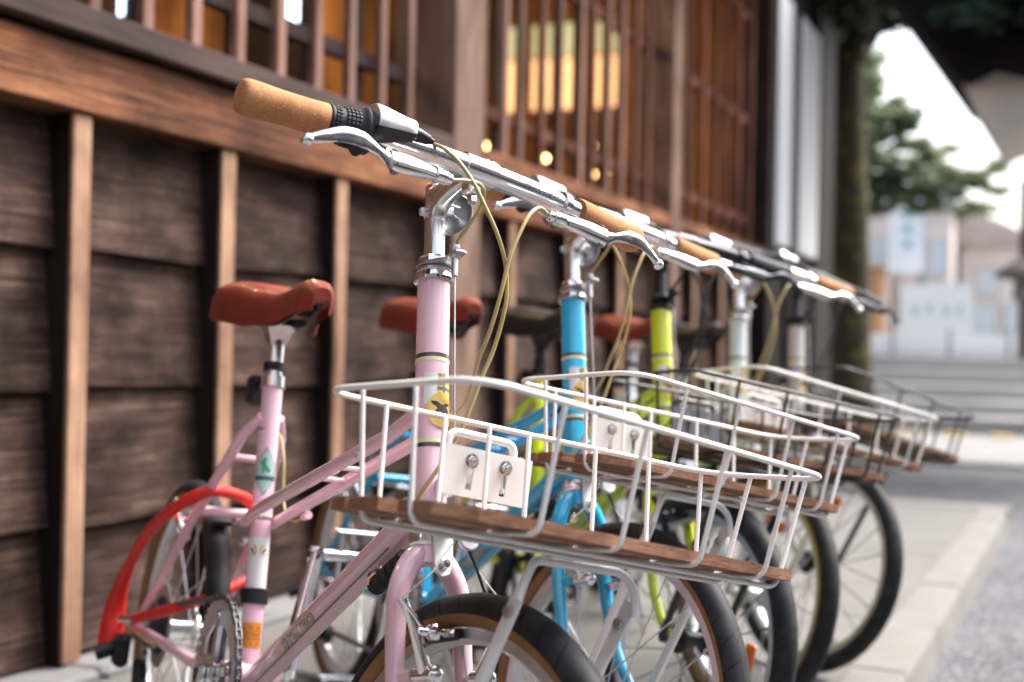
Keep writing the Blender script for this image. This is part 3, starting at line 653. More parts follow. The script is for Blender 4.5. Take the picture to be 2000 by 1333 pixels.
    rows = [(-0.035 + 0.019 * (1 - math.cos(math.pi * k / 10)) - 0.0, 0.0035 - 0.0165 * math.sin(math.pi * k / 10) - 1e-5, 0.0035 + 0.0165 * math.sin(math.pi * k / 10) + 1e-5) for k in range(11)]
    hp([(a - 0.008, b_, c_) for a, b_, c_ in rows], M_gold, 'badge_disc', lift=.0011)
    blob = [(-0.016, 0.003, 0.006), (-0.013, 0.001, 0.007), (-0.009, -0.003, 0.009), (-0.005, -0.006, 0.007), (-0.002, -0.010, -0.001), (0.001, -0.012, -0.006)]
    hp([(a - 0.016, b_ + 0.003, c_ + 0.003) for a, b_, c_ in blob], M_ink, 'badge_figure', lift=.0013, seg=4)
    hp([(-0.030, -0.008, -0.001), (-0.024, -0.003, 0.001), (-0.018, 0.004, 0.012), (-0.016, 0.008, 0.012)], M_ink, 'badge_figure', lift=.0013, seg=4)
    # down tube lettering
    d0, d1 = V(0.012, 0, 0.236), V(0.500, 0, 0.534); dd = (d1 - d0).normalized(); side = V(0, -1, 0); upd = V(-dd.z, 0, dd.x)
    def rot(deg): return (side * math.cos(R(deg)) + upd * math.sin(R(deg))), (upd * math.cos(R(deg)) - side * math.sin(R(deg)))
    outd, upt = rot(-17)
    text_on('bruno', 0.0275, d0 + dd * 0.228 + outd * 0.0172, dd, upt, outd, M_olive, fo, 'lettering', rad=0.0172, squeeze=1.65, lift=.0003, bold=0.045)
    text_on('bruno', 0.0275, d0 + dd * 0.228 + outd * 0.0172, dd, upt, outd, M_letter, fo, 'lettering', rad=0.0172, squeeze=1.65, lift=.0007, bold=0.018)
    lt_ = rot(-52)[0]
    MB().tube([d0 + dd * 0.03 + lt_ * 0.0180, d1 - dd * 0.075 + lt_ * 0.0180], 0.0009, 6).build('shift_wire', M_steel, fo)
    # seat tube stickers
    if cfg.get('stickers'):
        so = (side * 0.30 + V(1, 0, 0) * 0.95); so = (so - sd * so.dot(sd)).normalized(); su = sd.cross(so) * -1
        P0 = bb + sd * 0.275 + so * 0.0146
        def sp(rows, mat, name, a, lift=.0003, seg=6): return wrap_patch(rows, P0 + sd * a, sd, su, so, 0.0146, mat, fo, name, lift=lift, nseg=seg)
        sp([(-0.034, -1e-4, 1e-4), (-0.010, -0.014, 0.014), (0.010, -0.0145, 0.0145), (0.034, -1e-4, 1e-4)], M_darkteal, 'diamond_sticker', 0.0)
        sp([(-0.032, -1e-4, 1e-4), (-0.010, -0.0130, 0.0130), (0.010, -0.0135, 0.0135), (0.032, -1e-4, 1e-4)], M_tealsticker, 'diamond_sticker', 0.0, .0005)
        sp([(-0.0125, -0.0145, 0.0145), (-0.0065, -0.0145, 0.0145)], M_darkteal, 'sticker_band', 0.0, .0008)
        sp([(-0.002, -0.006, -0.003), (0.003, -0.007, 0.002), (0.007, -0.002, 0.005), (0.012, 0.0, 0.007), (0.018, -0.002, 0.002)], M_green, 'sticker_figure', 0.0, .0008)
        sp([(-0.003, 0.002, 0.004), (0.003, 0.001, 0.004), (0.006, -0.001, 0.003)], M_green, 'sticker_figure', 0.0, .0009)
        sp([(-0.034, -0.0155, 0.0155), (0.034, -0.0155, 0.0155)], M_whitesticker, 'white_sticker', -0.125)
        for k in range(7):
            a_ = (k - 3) / 3.0 * 1.15
            if abs(a_) < 0.2: continue
            c0, c1 = 0.008, 0.021
            sp([(0.004 + c0 * math.cos(a_), c0 * math.sin(a_) * .7 - .0008, c0 * math.sin(a_) * .7 + .0004), (0.004 + c1 * math.cos(a_), c1 * math.sin(a_) * .7 - .002, c1 * math.sin(a_) * .7 + .002)], M_olive if k % 2 else M_yellowsticker, 'sticker_ray', -0.125, .0006, 2)
        sp([(-0.017, -0.0146, 0.0146), (0.017, -0.0146, 0.0146)], M_orange, 'orange_sticker', -0.222)
        for a_, tx, sz in ((0.0102, 'o  m  m', .0075), (0.0, '-0.2921', .0085), (-0.0102, 'o  x  o', .0075)):
            text_on(tx, sz, P0 + sd * (-0.222 + a_), su * -1, sd, so, M_ink, fo, 'sticker_print', lift=.0012, squeeze=.8) if False else None
            vs, fs = text_pts(tx); mb = MB(); wid = max(x for x, y in vs)
            for x, y in vs:
                t = -(x - wid / 2) * sz * .95; a = (y - .35) * sz; g_ = t / .0146
                mb.pt(P0 + sd * (-0.222 + a_ + a) + su * (.0152) * math.sin(g_) + so * (.0152 * math.cos(g_) - .0146))
            mb.f = list(fs); mb.build('sticker_print', M_ink, fo, smooth=False)
        for a_ in (0.0052, -0.0052): sp([(a_ - .0003, -.0146, .0146), (a_ + .0003, -.0146, .0146)], M_ink, 'sticker_line', -0.222, .0006)
    # ---- fork
    fk = MB(S)
    fk.tube([(0, 0, -0.004), (0, 0, -0.03)], [0.0165, 0.019], 20)
    for q in (-1, 1):
        fk.tube(spline([(0, 0.004 * q, -0.018), (0.001, 0.022 * q, -0.030), (0.003, 0.0375 * q, -0.058), (0.004, 0.0405 * q, -0.095), (0.008, 0.043 * q, -0.16), (0.022, 0.047 * q, -0.235), (0.0535, 0.050 * q, -0.297)], 5),
                [0.0128 - 0.00018 * k for k in range(31)], 14)
        fk.box((0.0535, 0.050 * q, -0.2985), (0.022, 0.005, 0.024), bev=0.002)
        fk.tube([(0.012, 0.041 * q, -0.142), (0.03, 0.038 * q, -0.142)], 0.006, 10)
    fko = fk.build('fork', paint, root)
    # ---- headset
    hd = MB(S); kz = 0.78
    hd.lathe([(r_, z_ * kz) for r_, z_ in ((0.0175, 0), (0.0212, 0.0005), (0.0222, 0.004), (0.0205, 0.0055), (0.0200, 0.012), (0.0182, 0.0145), (0.0178, 0.016))], (0, 0, HL - 0.002), (0, 0, 1), 32)
    hd.lathe([(0.0170, 0.0126), (0.0186, 0.0128), (0.0186, 0.0150), (0.016, 0.0155)], (0, 0, HL - 0.002), (0, 0, 1), 32)
    hd.lathe([(0.0172, 0.0185), (0.0180, 0.0190), (0.0180, 0.0260), (0.0160, 0.0290), (0.0118, 0.0295)], (0, 0, HL - 0.002), (0, 0, 1), 8)
    MB(S).lathe([(0.0176, 0.001), (0.0208, 0), (0.0208, -0.009), (0.0185, -0.013), (0.0165, -0.013)], (0, 0, 0.0005), (0, 0, 1), 32).build('headset_cup', M_chrome if metal is not M_blackmetal else metal, root, ang=30)
    hd.build('headset', M_chrome if metal is not M_blackmetal else metal, root, ang=30)
    chp = MB(S)      # cable hanger plate with barrel adjuster
    chp.prism([(-0.004, -0.02), (0.016, -0.018), (0.034, -0.006), (0.058, -0.006), (0.060, 0.0), (0.058, 0.007), (0.034, 0.009), (0.016, 0.018), (-0.004, 0.02)], (0, 0, HL + 0.0140), (1, -0.16, 0), (0.16, 1, 0), (0, 0, 1), 0.0022)
    ch = chp.build('cable_hanger', metal2, root)
    MB(S).lathe([(0.0035, -0.02), (0.0035, 0.0), (0.006, 0.0005), (0.006, 0.005), (0.0048, 0.0055), (0.0052, 0.006), (0.0052, 0.0145), (0.0025, 0.0155)], (0.046, -0.0078, HL + 0.0110), (0, 0, 1), 14).build('barrel_adjuster', metal2, ch)
    MB(S).tube([(0.046, -0.0078, HL - 0.006), (0.050, -0.007, -0.008)], 0.0011, 6).build('brake_wire', M_alu2, ch)
    # ---- stem and bar
    stm = MB(S)
    stm.tube([(0, 0, HL + 0.015), (0, 0, 0.384), (0, 0, 0.3865)], [0.0112, 0.0114, 0.0085], 24); stm.tube([(0.002, 0, 0.3735), (0.068, 0, 0.3765)], 0.0118, 24)
    stm.tube(spline([(0, 0, 0.344), (0.010, 0, 0.362), (0.032, 0, 0.3715), (0.062, 0, 0.3755)], 5), [0.0100] + [0.0118] * 15, 20)
    stm.tube([(0.07, -0.0205, 0.3785), (0.07, -0.0195, 0.3785), (0.07, 0.0215, 0.3785), (0.07, 0.0225, 0.3785)], [0.0145, 0.0155, 0.0155, 0.0145], 28)
    stm.box((0.062, 0, 0.362), (0.018, 0.016, 0.016), bev=0.003); stm.lathe([(0.0055, -0.006), (0.006, 0), (0.0045, 0.004)], (0.060, 0.003, 0.352), (0, 0, 1), 6)
    stm.build('stem', metal, root)
    bar = spline([(0.047, -0.264, 0.3805), (0.057, -0.182, 0.380), (0.0655, -0.12, 0.379), (0.0705, -0.06, 0.3785), (0.071, 0, 0.3785), (0.0705, 0.06, 0.3785), (0.0655, 0.12, 0.379), (0.058, 0.185, 0.380), (0.047, 0.258, 0.3805)], 5)
    def brad(p):
        y = abs(p.y); return 0.0127 if y < 0.112 else (0.0111 if y > 0.135 else 0.0127 - 0.0016 * (y - 0.112) / 0.023)
    hb = MB(S).tube(bar, [brad(p) for p in bar], 24).build('handlebar', metal, root)
    if cfg.get('bartext'):
        for yc in (-0.062, 0.088):
            dirb = (S((0.0655, 0.12, 0.379)) - S((0.0705, 0.06, 0.3785))) if yc > 0 else (S((0.0705, -0.06, .3785)) - S((0.0655, -.12, .379)))
            o_ = V(0.0700 if abs(yc) < 0.07 else 0.0684, yc, 0.3786)
            upb = V(0.10, 0, 1).normalized(); outb = V(1, 0, -0.10).normalized()
            T0 = S((0, 0, 0)); Sv = lambda v: S(v) - T0
            text_on('Workerante', 0.0125, S(o_) + Sv(outb) * 0.0127, dirb, Sv(upb), Sv(outb), M_etch, hb, 'lettering', rad=0.0127, squeeze=0.95, lift=0.0007)
    def at(y):
        for i in range(len(bar) - 1):
            if bar[i].y <= y <= bar[i + 1].y:
                t = (y - bar[i].y) / (bar[i + 1].y - bar[i].y); return bar[i].lerp(bar[i + 1], t), (bar[i + 1] - bar[i]).normalized()
        if y < 0: d_ = (bar[1] - bar[0]).normalized(); return bar[0] + d_ * ((y - bar[0].y) / d_.y), d_
        d_ = (bar[-1] - bar[-2]).normalized(); return bar[-1] + d_ * ((y - bar[-1].y) / d_.y), d_
    def revolve(name, prof, mat, parent, n=28):
        """profile of (lateral y, radius) swept round the bar"""
        m = MB(S); P = []; RR = []
        for y, r in prof: P.append(at(y)[0]); RR.append(r)
        return m.tube(P, RR, n).build(name, mat, parent, ang=50)
    sgn_shift = cfg.get('shifter', True)
    g0 = [(-0.2708, 0.006), (-0.2705, 0.0140), (-0.2693, 0.0160), (-0.2665, 0.0175), (-0.262, 0.0180), (-0.25, 0.0177), (-0.235, 0.0170), (-0.215, 0.0166), (-0.195, 0.0168), (-0.1825, 0.0172), (-0.181, 0.0165), (-0.1805, 0.0112)]
    revolve('grip', g0, grip, root)
    g1 = [(0.1535, 0.0112), (0.154, 0.0150), (0.156, 0.0160), (0.18, 0.0158), (0.21, 0.0158), (0.235, 0.0164), (0.25, 0.0174), (0.2565, 0.0174), (0.262, 0.0158), (0.2645, 0.0125), (0.265, 0.006)]
    revolve('grip', g1, grip, root)
    # twist shifter on the rider's right
    sh = revolve('twist_shifter', [(-0.1805, 0.012), (-0.180, 0.0178), (-0.178, 0.0184), (-0.1765, 0.0176), (-0.168, 0.0172), (-0.160, 0.0188), (-0.151, 0.0192), (-0.148, 0.0196), (-0.1455, 0.0235), (-0.1435, 0.0255), (-0.1418, 0.0255), (-0.1405, 0.0225), (-0.134, 0.0220), (-0.131, 0.0172), (-0.129, 0.0150), (-0.1285, 0.0112)], M_rubber, root, 32)
    if det:
        kn = MB(S)
        for row, (yy, rr, wv) in enumerate(((-0.1748, 0.0177, .0027), (-0.1712, 0.0175, .0027), (-0.1632, 0.0184, .0027), (-0.1592, 0.0191, .0028), (-0.1550, 0.0193, .0028), (-0.1510, 0.0194, .0028))):
            c_, t_ = at(yy); u_, w_ = basis(t_)
            for k in range(26):
                a_ = 2 * math.pi * k / 26; d_ = u_ * math.cos(a_) + w_ * math.sin(a_); e_ = t_.cross(d_)
                kn.box(c_ + d_ * (rr - 0.0001), (0.0022, wv + .0004, 0.0034), (d_, t_, e_), bev=0.0006)
        kn.build('knurling', M_rubber, sh, smooth=False, kind='stuff')
        c_, t_ = at(-0.137); T0 = S((0, 0, 0))
        for a_, tx in ((-35, 'SHIFT'), (28, 'REVO')):
            g_ = R(a_); d_ = V(math.cos(g_), 0, math.sin(g_)); e_ = t_.cross(d_).normalized()
            vs, fs = text_pts(tx); mb = MB(S); wid = max(x for x, y in vs)
            for x, y in vs:
                ang = (x - wid / 2) * 0.0075 / 0.0225; rv = d_ * math.cos(ang) - e_ * math.sin(ang)
                mb.pt(c_ + rv * 0.0228 + t_ * ((y - .35) * 0.0075))
            mb.f = list(fs); mb.build('lettering', M_steel, sh, smooth=False)
    # silver and black housing of the shifter
    cover = MB(S); under = MB(S)
    sec = [(-0.1395, 0.0215, 0.0), (-0.136, 0.0230, 0.0), (-0.125, 0.0210, 0.001), (-0.112, 0.0180, 0.002), (-0.100, 0.0155, 0.003), (-0.0925, 0.0142, 0.004), (-0.0915, 0.0125, 0.004)]
    rc, ru = [], []
    for yy, rr, off in sec:
        c_ = at(yy)[0] + V(0.010, 0, 0.006); t_ = at(yy)[1]; top, bot = [], []
        for k in range(13):
            a_ = R(-26 + 148 * k / 12); top.append(c_ + V(math.cos(a_) * rr * 0.92, 0, math.sin(a_) * rr * 0.95 + off))
        for k in range(13):
            a_ = R(122 + 212 * k / 12); bot.append(c_ + V(math.cos(a_) * rr * 0.90, 0, math.sin(a_) * rr * 0.86 + off))
        rc.append(top + [c_ + V(0, 0, -0.002)]); ru.append(bot + [c_ + V(0, 0, 0.0)])
    cover.loft(rc); under.loft(ru)
    cv = cover.build('shifter_cover', M_alu2 if True else metal, sh, ang=50); under.build('shifter_body', M_black, sh, ang=50)
    if det:
        vs, fs = text_pts('SHIMANO', 0.012); mb = MB(S); wid = max(x for x, y in vs)
        for x, y in vs:
            yy = -0.1145 + (x / wid - 0.5) * 0.030; k = max(i for i in range(len(sec) - 1) if sec[i][0] <= yy); f_ = (yy - sec[k][0]) / (sec[k + 1][0] - sec[k][0])
            rr = sec[k][1] * (1 - f_) + sec[k + 1][1] * f_; of = sec[k][2] * (1 - f_) + sec[k + 1][2] * f_; a_ = R(6) + (y - .35) * 0.0088 / rr
            mb.pt(at(yy)[0] + V(0.010, 0, 0.006) + V(math.cos(a_) * (rr * .92 + .0023), 0, math.sin(a_) * (rr * .95 + .0020) + of))
        mb.f = list(fs); mb.build('lettering', M_ink, sh, smooth=False)
    nz = at(-0.086)[0] + V(0.0125, 0, 0.0085)
    MB(S).tube([nz + V(0, -.003, 0), nz + V(0.0005, 0.0, 0), nz + V(0.001, 0.012, -.001), nz + V(0.001, 0.014, -.001), nz + V(0.001, 0.0145, -.001), nz + V(.001, .019, -.0015)], [0.0072, 0.0074, 0.0054, 0.005, 0.0032, 0.003], 16).build('cable_nozzle', M_black, sh)
    # ---- brake levers
    for q in (-1, 1):
        lv = thing('brake_lever', '', '') if False else None
        k0 = 0.131 if q < 0 else 0.128
        pc, ptn = at(q * k0)
        body = MB(S)
        body.tube([pc - ptn * 0.0045, pc + ptn * 0.0045], 0.0150, 24)                      # clamp band
        ly = lambda y: q * y
        # perch: from clamp out to the pivot, open fork shape
        body.loft([[V(0.076, ly(k0) - .006, 0.366), V(0.076, ly(k0) + .006, 0.366), V(0.082, ly(k0) + .006, 0.352), V(0.082, ly(k0) - .006, 0.352)],
                   [V(0.106, ly(k0 + .000) - .009, 0.345), V(0.106, ly(k0) + .009, 0.345), V(0.108, ly(k0) + .009, 0.332), V(0.108, ly(k0) - .009, 0.332)]])
        cb = spline([(0.1105, ly(0.084), 0.3318), (0.113, ly(0.098), 0.3308), (0.1155, ly(0.118), 0.3290), (0.1165, ly(0.143), 0.3268)], 5); rr_b = []
        for i, p in enumerate(cb):
            t = i / 15; ww = 0.0066 + 0.0042 * min(1, t * 1.4); th = 0.0058; d = (cb[min(i + 1, 15)] - cb[max(i - 1, 0)]).normalized(); u_ = (V(0, 0, 1) - d * d.z).normalized(); nn = d.cross(u_)
            rr_b.append([p + u_ * ww * math.sin(a2) + nn * th * math.cos(a2) for a2 in [2 * math.pi * j / 16 for j in range(16)]])
        body.loft(rr_b)
        body.tube([(0.111, ly(0.078), 0.3320), (0.1115, ly(0.086), 0.3318)], [0.0075, 0.0078], 16)
        lb = body.build('brake_lever', metal, root)
        MB(S).tube([(0.1105, ly(0.066), 0.3322), (0.1107, ly(0.0665), 0.3322), (0.1108, ly(0.072), 0.3321), (0.111, ly(0.0725), 0.332), (0.111, ly(0.0775), 0.332)], [0.0045, 0.0060, 0.0062, 0.0074, 0.0074], 14).build('barrel_adjuster', metal, lb)
        bl = MB(S); cl = spline([(0.116, ly(0.128), 0.3265), (0.1165, ly(0.143), 0.3265), (0.1185, ly(0.158), 0.3300), (0.1215, ly(0.178), 0.3345), (0.120, ly(0.198), 0.3340), (0.116, ly(0.214), 0.3285), (0.113, ly(0.224), 0.3245), (0.112, ly(0.230), 0.3215)], 5)
        hw = [0.0092, 0.0086, 0.0048, 0.0084, 0.0082, 0.0066, 0.0054, 0.0044]; rings = []
        for i, p in enumerate(cl):
            t = i / 5; a_ = int(min(t, 6)); f_ = t - a_; w_ = hw[a_] * (1 - f_) + hw[min(a_ + 1, 7)] * f_
            d = (cl[min(i + 1, len(cl) - 1)] - cl[max(i - 1, 0)]).normalized(); up_ = V(0, 0, 1); up_ = (up_ - d * d.z).normalized(); nn = d.cross(up_) * (1 if q > 0 else -1)
            th = 0.0030 if t < 5 else 0.0034
            rings.append([p + up_ * w_ * math.sin(b2) + nn * th * math.cos(b2) * (1.0 + 0.5 * math.sin(b2)) for b2 in [2 * math.pi * j / 14 for j in range(14)]])
        bl.loft(rings); bl.ball((0.1115, ly(0.2325), 0.3205), 0.0064, 14); bl.build('lever_blade', metal, lb, ang=60)
        slm = MB(S)
        slm.loft([[p + V(0.0040, 0, -0.0013), p + V(0.0040, 0, 0.0013), p + V(0.0064, 0, 0.0009), p + V(0.0064, 0, -0.0017)] for p in [cb[k] + V(0, 0, -0.0040) for k in (2, 5, 8, 11, 14)]])
        slm.build('lever_slot', M_ink, lb, smooth=False)
        MB(S).lathe([(0.0030, -0.0125), (0.0045, -0.012), (0.0045, -0.0105), (0.0028, -.010), (0.0028, 0.010), (0.0045, 0.0105), (0.0045, 0.0115), (0.003, .012)], (0.116, ly(0.138), 0.327), (0, 0, 1), 10).build('pivot_bolt', M_steel, lb)
    # ---- cables
    if cfg.get('shifter', True):
        MB(S).tube(spline([(0.076, -0.070, 0.386), (0.090, -0.0600, 0.378), (0.104, -0.050, 0.3600), (0.111, -0.0360, 0.338), (0.115, -0.0240, 0.314), (0.115, -0.0087, 0.290), (0.11, 0.0057, 0.268), (0.105, 0.0134, 0.2458), (0.1, 0.0155, 0.2197), (0.085, 0.0136, 0.1796), (0.075, 0.0053, 0.1478), (0.06, -0.005, 0.1013), (0.045, -0.0134, 0.0713), (0.024, -0.0327, 0.0298), (-0.004, -0.036, 0.002)], 6), 0.00215, 10).build('shift_cable', cab, root)
    MB(S).tube(spline([(0.1105, -0.067, 0.3322), (0.11, -0.0440, 0.3385), (0.106, -0.0250, 0.3425), (0.098, -0.0120, 0.340), (0.085, -0.0060, 0.3285), (0.066, -0.0085, 0.3110), (0.052, -0.0085, 0.3020), (0.047, -0.0080, 0.294)], 6), 0.0021, 10).build('front_brake_cable', cab, root)
    MB(S).tube([(0.0475, -0.0080, 0.2975), (0.046, -0.0078, 0.2885)], 0.0030, 10).build('cable_ferrule', M_black, root)
    MB(S).tube(spline([(0.1105, 0.067, 0.3322), (0.116, 0.050, 0.3345), (0.12, 0.0330, 0.322), (0.12, 0.0213, 0.3024), (0.115, 0.0093, 0.2693), (0.105, 0.0043, 0.2266), (0.09, 0.0030, 0.1922), (0.07, 0.006, 0.1701), (0.035, 0.022, 0.1480), (0.005, 0.030, 0.1350), (-0.03, 0.028, 0.125)], 6), 0.0021, 10).build('rear_brake_cable', cab, root)
    MB().tube(spline([(-0.086, 0.02, 0.575), (-0.068, 0.020, 0.562), (-0.0493, 0.021, 0.5368), (-0.036, 0.022, 0.500), (-0.0266, 0.022, 0.482), (-0.0112, 0.024, 0.4663), (0.0160, 0.027, 0.4607), (0.048, 0.030, 0.471)], 5), 0.0021, 8).build('rear_brake_cable', cab, root)
    # ---- bell
    if cfg.get('bell', True):
        be = MB(S); bc = V(0.012, 0.014, 0.352); bax = V(-0.45, 0.89, -0.05)
        prof = [(0.0, 0.0), (0.004, 0.0), (0.012, 0.0012), (0.019, 0.005), (0.0235, 0.011), (0.0245, 0.0145), (0.0235, 0.0145), (0.0225, 0.0115), (0.018, 0.0062), (0.011, 0.0026), (0.003, 0.0016), (0.0, 0.0016)]
        be.lathe([(r_, h_ + 0.004) for r_, h_ in prof][::-1], bc + bax.normalized() * 0.0185, -bax, 32)
        bo_ = be.build('bell', M_alu2, root)
        bm = MB(S)
        for dz in (-0.004, 0, 0.004): bm.lathe([(0.0114, -0.0014), (0.0128, -0.0012), (0.0128, 0.0012), (0.0114, 0.0014)], (0, 0, 0.354 + dz), (0, 0, 1), 24)
        bm.tube([V(0.010, 0.006, .354), bc + bax.normalized() * 0.016], 0.0028, 10); bm.box((0.012, 0.008, 0.354), (0.010, 0.010, 0.012), bev=.001)
        bm.box((-0.003, -0.0150, 0.352), (0.007, 0.007, 0.009), bev=.002); bm.tube([(0.022, 0.000, .357), (0.022, 0.016, .357)], .0014, 8)
        bm.build('bell_clamp', M_alu2, bo_)
    # ---- seat post, clamp, saddle
    sp_ = V(-0.1016, 0, 0.7154)
    so_ = MB().tube([stt, sp_ - sd * 0.012], 0.0126, 20)
    so_.loft([[sp_ - sd * 0.02 + V(a * .010, b * .011, 0) for a, b in ((1, 1), (-1, 1), (-1, -1), (1, -1))], [sp_ + V(a * .016, b * .017, 0.0) for a, b in ((1, 1), (-1, 1), (-1, -1), (1, -1))], [sp_ + V(a * .018, b * .024, 0.010) for a, b in ((1, 1), (-1, 1), (-1, -1), (1, -1))]])
    so_.build('seatpost', cfg.get('post', metal), root)
    sc_ = MB().lathe([(0.0150, -0.012), (0.0172, -0.012), (0.0172, 0.004), (0.0150, 0.004)], stt, sd, 24); sc_.box(stt + V(-0.022, 0, -0.005), (0.016, 0.012, 0.012), bev=.002)
    sc_.build('seat_clamp', cfg.get('post', metal), root)
    # saddle shell
    N_ = 20; sad = MB(); rings = []
    for i in range(13):
        t = i / 12; x = 0.072 - 0.262 * t                       # nose to tail
        wv = 0.0235 + 0.062 * max(0, (t - 0.28) / 0.72) ** 1.1 * (1 if t < 0.9 else 1) + (0.004 * math.sin(math.pi * t))
        if i == 0: wv = 0.0125
        if i == 12: wv *= .93; ztop -= .006
        ztop = 0.778 + 0.010 * math.cos(2.2 * math.pi * (t - 0.02)) * (0.9 if t < 0.5 else 0.4) + (0.004 if t > 0.7 else 0)
        dp_ = 0.040 if t < 0.3 else 0.040 + 0.020 * min(1, (t - 0.3) / 0.45)
        if i == 0: dp_ = 0.026; ztop -= 0.013; x += 0.004
        if i == 1: dp_ = 0.040; ztop -= 0.001
        ring = []
        for k in range(N_):
            a = math.pi * (k / (N_ - 1)); cx = math.cos(a); sx = math.sin(a)
            ring.append(V(x, wv * (abs(cx) ** 0.62) * (1 if cx > 0 else -1), ztop - dp_ * (1 - sx ** 0.55)))
        inner = [V(x, p.y * 0.90, p.z - 0.006) for p in reversed(ring)]
        inner = [V(p.x, p.y, min(p.z, ztop - (0.010 if i > 6 else dp_ * (0.80 if i else .6)))) for p in inner]
        rings.append(ring + inner)
    sad.loft(rings); sl_ = sad.build('saddle', sadl, root, ang=60)
    us = MB(); us.loft([[V(x, -w, z), V(x, w, z), V(x, w * .8, z + .012), V(x, -w * .8, z + .012)] for x, w, z in ((0.040, .010, .746), (0.0, .019, .740), (-0.10, .040, .732), (-0.18, .060, .728))]); us.build('saddle_base', plain('saddle_base_black', (0.008, 0.008, 0.009), 0.7, spec=0.08), sl_)
    ra = MB()
    for q in (-1, 1): ra.tube(rounded([(0.055, 0.006 * q, 0.756), (-0.03, 0.020 * q, 0.7240), (-0.13, 0.0215 * q, 0.7225), (-0.175, 0.034 * q, 0.742)], .03, 5), 0.0035, 10)
    ra.build('saddle_rail', M_blackmetal, sl_)
    # rear reflector on the post
    rf = MB().box((-0.150, 0, 0.628), (0.022, 0.034, 0.045), (V(.97, 0, .2), V(0, 1, 0), V(-.2, 0, .97)), bev=.005); rf.lathe([(0.0135, -.006), (0.0155, -.006), (0.0155, .006), (.0135, .006)], V(-0.0905, 0, 0.664), sd, 20); rf.tube([(-0.10, 0, .658), (-0.142, 0, .64)], .005, 8)
    rfo = rf.build('rear_reflector', M_black, root); MB().box((-0.1622, 0, 0.6255), (0.002, 0.028, 0.038), (V(.97, 0, .2), V(0, 1, 0), V(-.2, 0, .97))).build('reflector_lens', M_reflr, rfo)
    # ---- wheels
    def wheel(T, c, tag_):
        OR = 0.236; ty = MB(T); n = 96; m_ = 16; cr_, sr = OR - 0.0185, 0.0185; a2 = (T(V(0, 1, 0)) - T(V(0, 0, 0))) if T else V(0, 1, 0); ux = (T(V(1, 0, 0)) - T(V(0, 0, 0))) if T else V(1, 0, 0); uz = (T(V(0, 0, 1)) - T(V(0, 0, 0))) if T else V(0, 0, 1)
        C0 = T(c) if T else V(c); uv = []
        for k in range(n + 1):
            t = 2 * math.pi * k / n; d = ux * math.cos(t) + uz * math.sin(t)
            for j in range(m_ + 1):
                p = 2 * math.pi * j / m_ + math.pi; ty.v.append(C0 + d * (cr_ + sr * math.cos(p)) + a2 * sr * math.sin(p)); uv.append((k / n, j / m_))
        for k in range(n):
            for j in range(m_): a = k * (m_ + 1) + j; ty.f.append((a, a + 1, a + m_ + 2, a + m_ + 1))
        ty.uv = uv
        wh = MB(T)
        rim_o, rim_i = 0.2035, 0.1875
        rw_ = 0.0115
        wh.lathe([(rim_o, -rw_), (rim_o, rw_), (rim_i + .005, rw_ - .001), (rim_i, 0.004), (rim_i, -0.004), (rim_i + .005, -rw_ + .001)], c, (0, 1, 0), 72, closed_prof=True)
        w_ = wh.build('wheel', cfg.get('rim', M_alu2), root, ang=25)
        ty.build('tyre', M_tyre, w_, ang=80)
        if cfg.get('tan'):
            for q in (-1, 1):
                MB(T).lathe([(0.2035, 0.0120 * q), (0.2065, 0.0160 * q), (0.2125, 0.0183 * q), (0.2150, 0.0188 * q), (0.2150, 0.0183 * q), (0.2125, 0.0178 * q), (0.2065, 0.0153 * q), (0.2035, 0.0112 * q)], c, (0, 1, 0), 72, closed_prof=True).build('sidewall', M_tan, w_, ang=80)
        sk = MB(T); c = V(c); ns = 20
        for k in range(ns):
            a = 2 * math.pi * k / ns; sdn = 1 if k % 2 else -1; b2 = a + (0.9 if (k // 2) % 2 else -0.9)
            sk.tube([c + V(math.cos(b2) * .021, sdn * .026, math.sin(b2) * .021), c + V(math.cos(a) * rim_i, sdn * .002, math.sin(a) * rim_i)], 0.0011, 5, caps=False)
            sk.tube([c + V(math.cos(a) * (rim_i - .012), sdn * .003, math.sin(a) * (rim_i - .012)), c + V(math.cos(a) * rim_i, sdn * .002, math.sin(a) * rim_i)], 0.0019, 6, caps=False)
        sk.build('spoke_set', M_alu2 if cfg.get('tan') else M_blackmetal, w_, kind='stuff')
        MB(T).lathe([(0.004, -.062), (0.009, -.061), (0.009, -.052), (0.006, -.05), (0.007, -.031), (0.025, -.029), (0.025, -.026), (0.0115, -.022), (0.010, 0), (0.0115, .022), (0.025, .026), (0.025, .029), (0.007, .031), (0.006, .05), (0.009, .052), (0.009, .061), (0.004, .062)], c, (0, 1, 0), 24).build('hub', metal2 if tag_ == 'f' else M_alu, w_)
        MB(T).tube([c + V(.05, 0, -.186), c + V(.0425, 0, -.158)], .0025, 8).build('valve', M_steel, w_)
        ra_ = R(cfg.get('refl', 20) + (90 if tag_ == 'r' else 0)); d = V(math.cos(ra_), 0, math.sin(ra_)); e = V(-math.sin(ra_), 0, math.cos(ra_))
        MB(T).box(c + d * .145 + V(0, -.004, 0), (0.02, 0.006, 0.062), (d, V(0, 1, 0), e), bev=.002).build('spoke_reflector', M_reflo, w_)
        return w_
    wheel(S, (0.0535, 0, -0.3006), 'f'); wheel(None, (-0.3992, 0, 0.236), 'r')
    # ---- front cantilever brake
    fb = MB(S)
